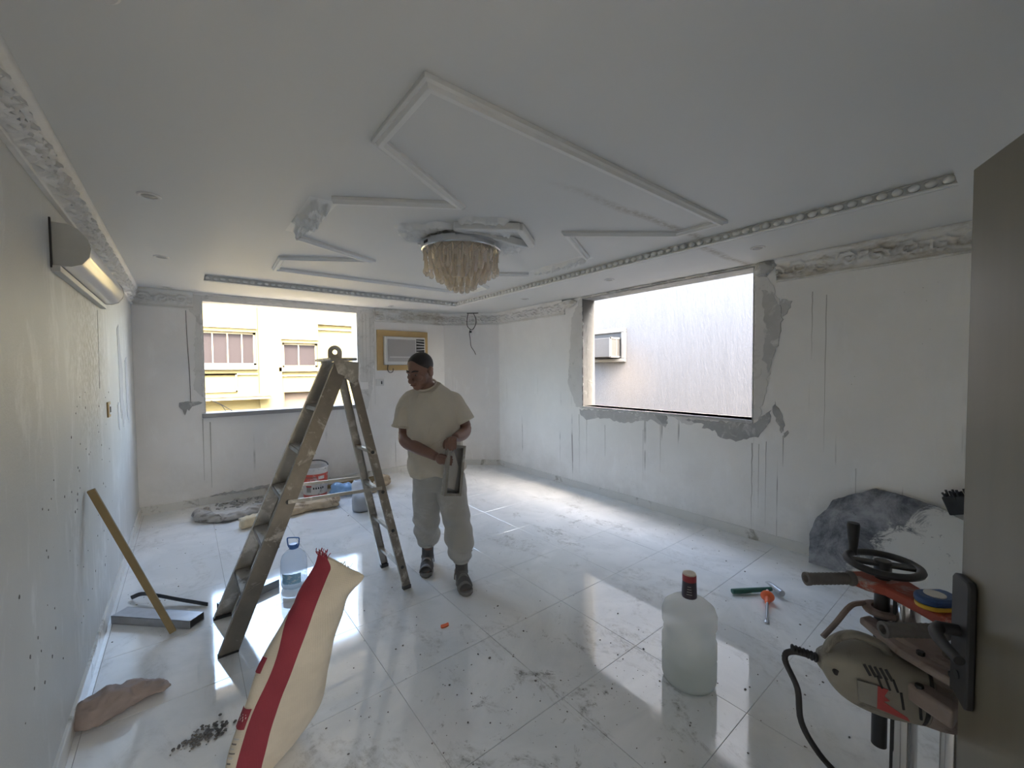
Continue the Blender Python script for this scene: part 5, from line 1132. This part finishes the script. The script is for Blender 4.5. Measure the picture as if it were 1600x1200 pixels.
MB().prism([(-.045, -.12), (.03, -.14), (.045, .02), (.0, .13), (-.04, .1)], (0, d_/2-.003, 0), (1, 0, 0), (0, 0, 1), (0, -.002, 0)).build('plaster_stain', 'cement_lt', bx, world=False, smooth=0)
# ------------------------------------------------------------------ outside: yellow villa and white neighbour
struct(MB().bb((-30, YB+T+.3, -4.2), (30, 45, -4)).build('ground', 'ground', smooth=0), 'pale sunlit street far below the windows')
yb_ = thing('yellow_building', (1, 14, -4), 'sunlit pale yellow house seen through the smaller window', 'building')
FY = 14.0
def yh(name, mat, a, e, y0=FY, y1=FY+.3, **k): return MB().bb((a[0], y0, a[1]), (e[0], y1, e[1])).build(name, mat, yb_, smooth=0, **k)
wins = [((-.76, 1.80), (1.65, 2.75), [-.41, -.065, .28, .625, .97, 1.312]), ((2.325, 1.735), (3.31, 2.485), [2.78])]
holes = [(-.76, 1.65, 1.80, 2.75), (2.325, 3.31, 1.735, 2.485), (2.34, 3.31, -3.9, .98)]
xs = sorted({-6, 3.33}|{h for H_ in holes for h in H_[:2]})
b = MB()
for xa, xb in zip(xs, xs[1:]):
    cuts = sorted([(h[2], h[3]) for h in holes if h[0] <= xa+1e-6 and h[1] >= xb-1e-6]); z = -4.0
    for c0_, c1_ in cuts: b.bb((xa, FY, z), (xb, FY+.5, c0_)); z = c1_
    b.bb((xa, FY, z), (xb, FY+.5, 4.2))
b.bb((-6, FY+.5, -4), (3.33, FY+8, 4.2)); b.build('wall', 'ylw_wall', yb_, smooth=0)
MB().bb((3.33, FY+.7, -4), (9, FY+8, 3.16)).build('lower_wing', 'ylw_wall', yb_, smooth=0)
yh('roof_band', 'ylw_trim', (3.33, 3.16), (9, 3.30), FY+.6, FY+8); yh('roof_band', 'ylw_trim', (3.33, 2.98), (9, 3.03), FY+.64, FY+.71)
for (a, e, mull) in wins:
    wf = MB(); wd = .06
    wf.bb((a[0], FY+.10, a[1]), (a[0]+wd, FY+.16, e[1])); wf.bb((e[0]-wd, FY+.10, a[1]), (e[0], FY+.16, e[1])); wf.bb((a[0], FY+.10, a[1]), (e[0], FY+.16, a[1]+wd)); wf.bb((a[0], FY+.10, e[1]-wd), (e[0], FY+.16, e[1]))
    wo_ = wf.build('window', 'ylw_trim', yb_, smooth=0); ed = [a[0]]+mull+[e[0]]
    for p, q2 in zip(ed, ed[1:]): MB().bb((p+.012, FY+.12, a[1]), (q2-.012, FY+.14, e[1])).build('pane', 'bglass', wo_, smooth=0)
    for p in mull: MB().bb((p-.016, FY+.09, a[1]), (p+.016, FY+.15, e[1])).build('mullion', 'ylw_trim', wo_, smooth=0)
    yh('window_ledge', 'ylw_trim', (a[0]-.12, a[1]-.12), (e[0]+.02, a[1]), FY-.10, FY+.1); yh('window_ledge', 'ylw_trim', (a[0]-.1, e[1]+.10), (e[0]+.02, e[1]+.15), FY-.05, FY)
    yh('string_course', 'ylw_trim', (a[0]-.12, a[1]-.27), (e[0]+.02, a[1]-.23), FY-.05, FY)
for a, e in (((.40, 1.05), (1.16, 1.09)), ((.40, 1.53), (1.16, 1.57)), ((1.12, 1.05), (1.16, 1.57)), ((.36, 1.05), (.40, 1.57))): yh('panel_moulding', 'ylw_trim', a, e, FY-.05, FY)
yh('canopy', 'ylw_trim', (-2, .84), (1.90, .93), FY-.45, FY); yh('canopy', 'ylw_trim', (-2, .93), (1.95, .96), FY-.5, FY)
yh('garage_shutter', 'shutter', (2.34, -3.9), (3.31, .98), FY+.2, FY+.25)
yh('pilaster', 'ylw_wall', (1.70, -4), (2.28, 4.2), FY-.10, FY)
struct(MB().bb((-2.5, 8.6, -4), (4.4, 8.8, .62)).build('wall_yard', 'ylw_trim', smooth=0), 'low cream boundary wall below the smaller window')
wb_ = thing('white_building', (6.6, 4, -4), 'blank textured white wall of the neighbouring house filling the larger window', 'building')
MB().bb((6.6, -4, -4), (7.4, 9.6, 4.95)).build('wall', 'white_build', wb_, smooth=0)
na = thing('window_air_conditioner', (6.6, 5.2, 1.75), 'small grey air conditioner sticking out of the white neighbouring wall', 'air conditioner')
for a, e in (((4.78, 2.30), (5.72, 2.385)), ((4.78, 1.735), (5.72, 1.80)), ((4.78, 1.80), (4.855, 2.30)), ((5.645, 1.80), (5.72, 2.30))):
    MB().bb((6.53, a[0], a[1]), (6.5995, e[0], e[1])).build('surround', 'out_white', na, smooth=0, bev=.01)
MB().bb((6.565, 4.855, 2.2), (6.5995, 5.645, 2.30)).build('dark_gap', 'black', na, smooth=0)
MB().bb((6.27, 4.90, 1.83), (6.5995, 5.60, 2.19)).build('casing', 'out_grey', na, smooth=0, bev=.006)
for a, e in (((6.262, 4.892, 1.825), (6.29, 4.925, 2.195)), ((6.262, 4.892, 2.17), (6.60, 4.905, 2.20)), ((6.262, 4.892, 1.82), (6.60, 4.905, 1.845)), ((6.44, 4.892, 1.84), (6.455, 4.902, 2.18))):
    MB().bb(a, e).build('casing_edge', 'out_white', na, smooth=0)
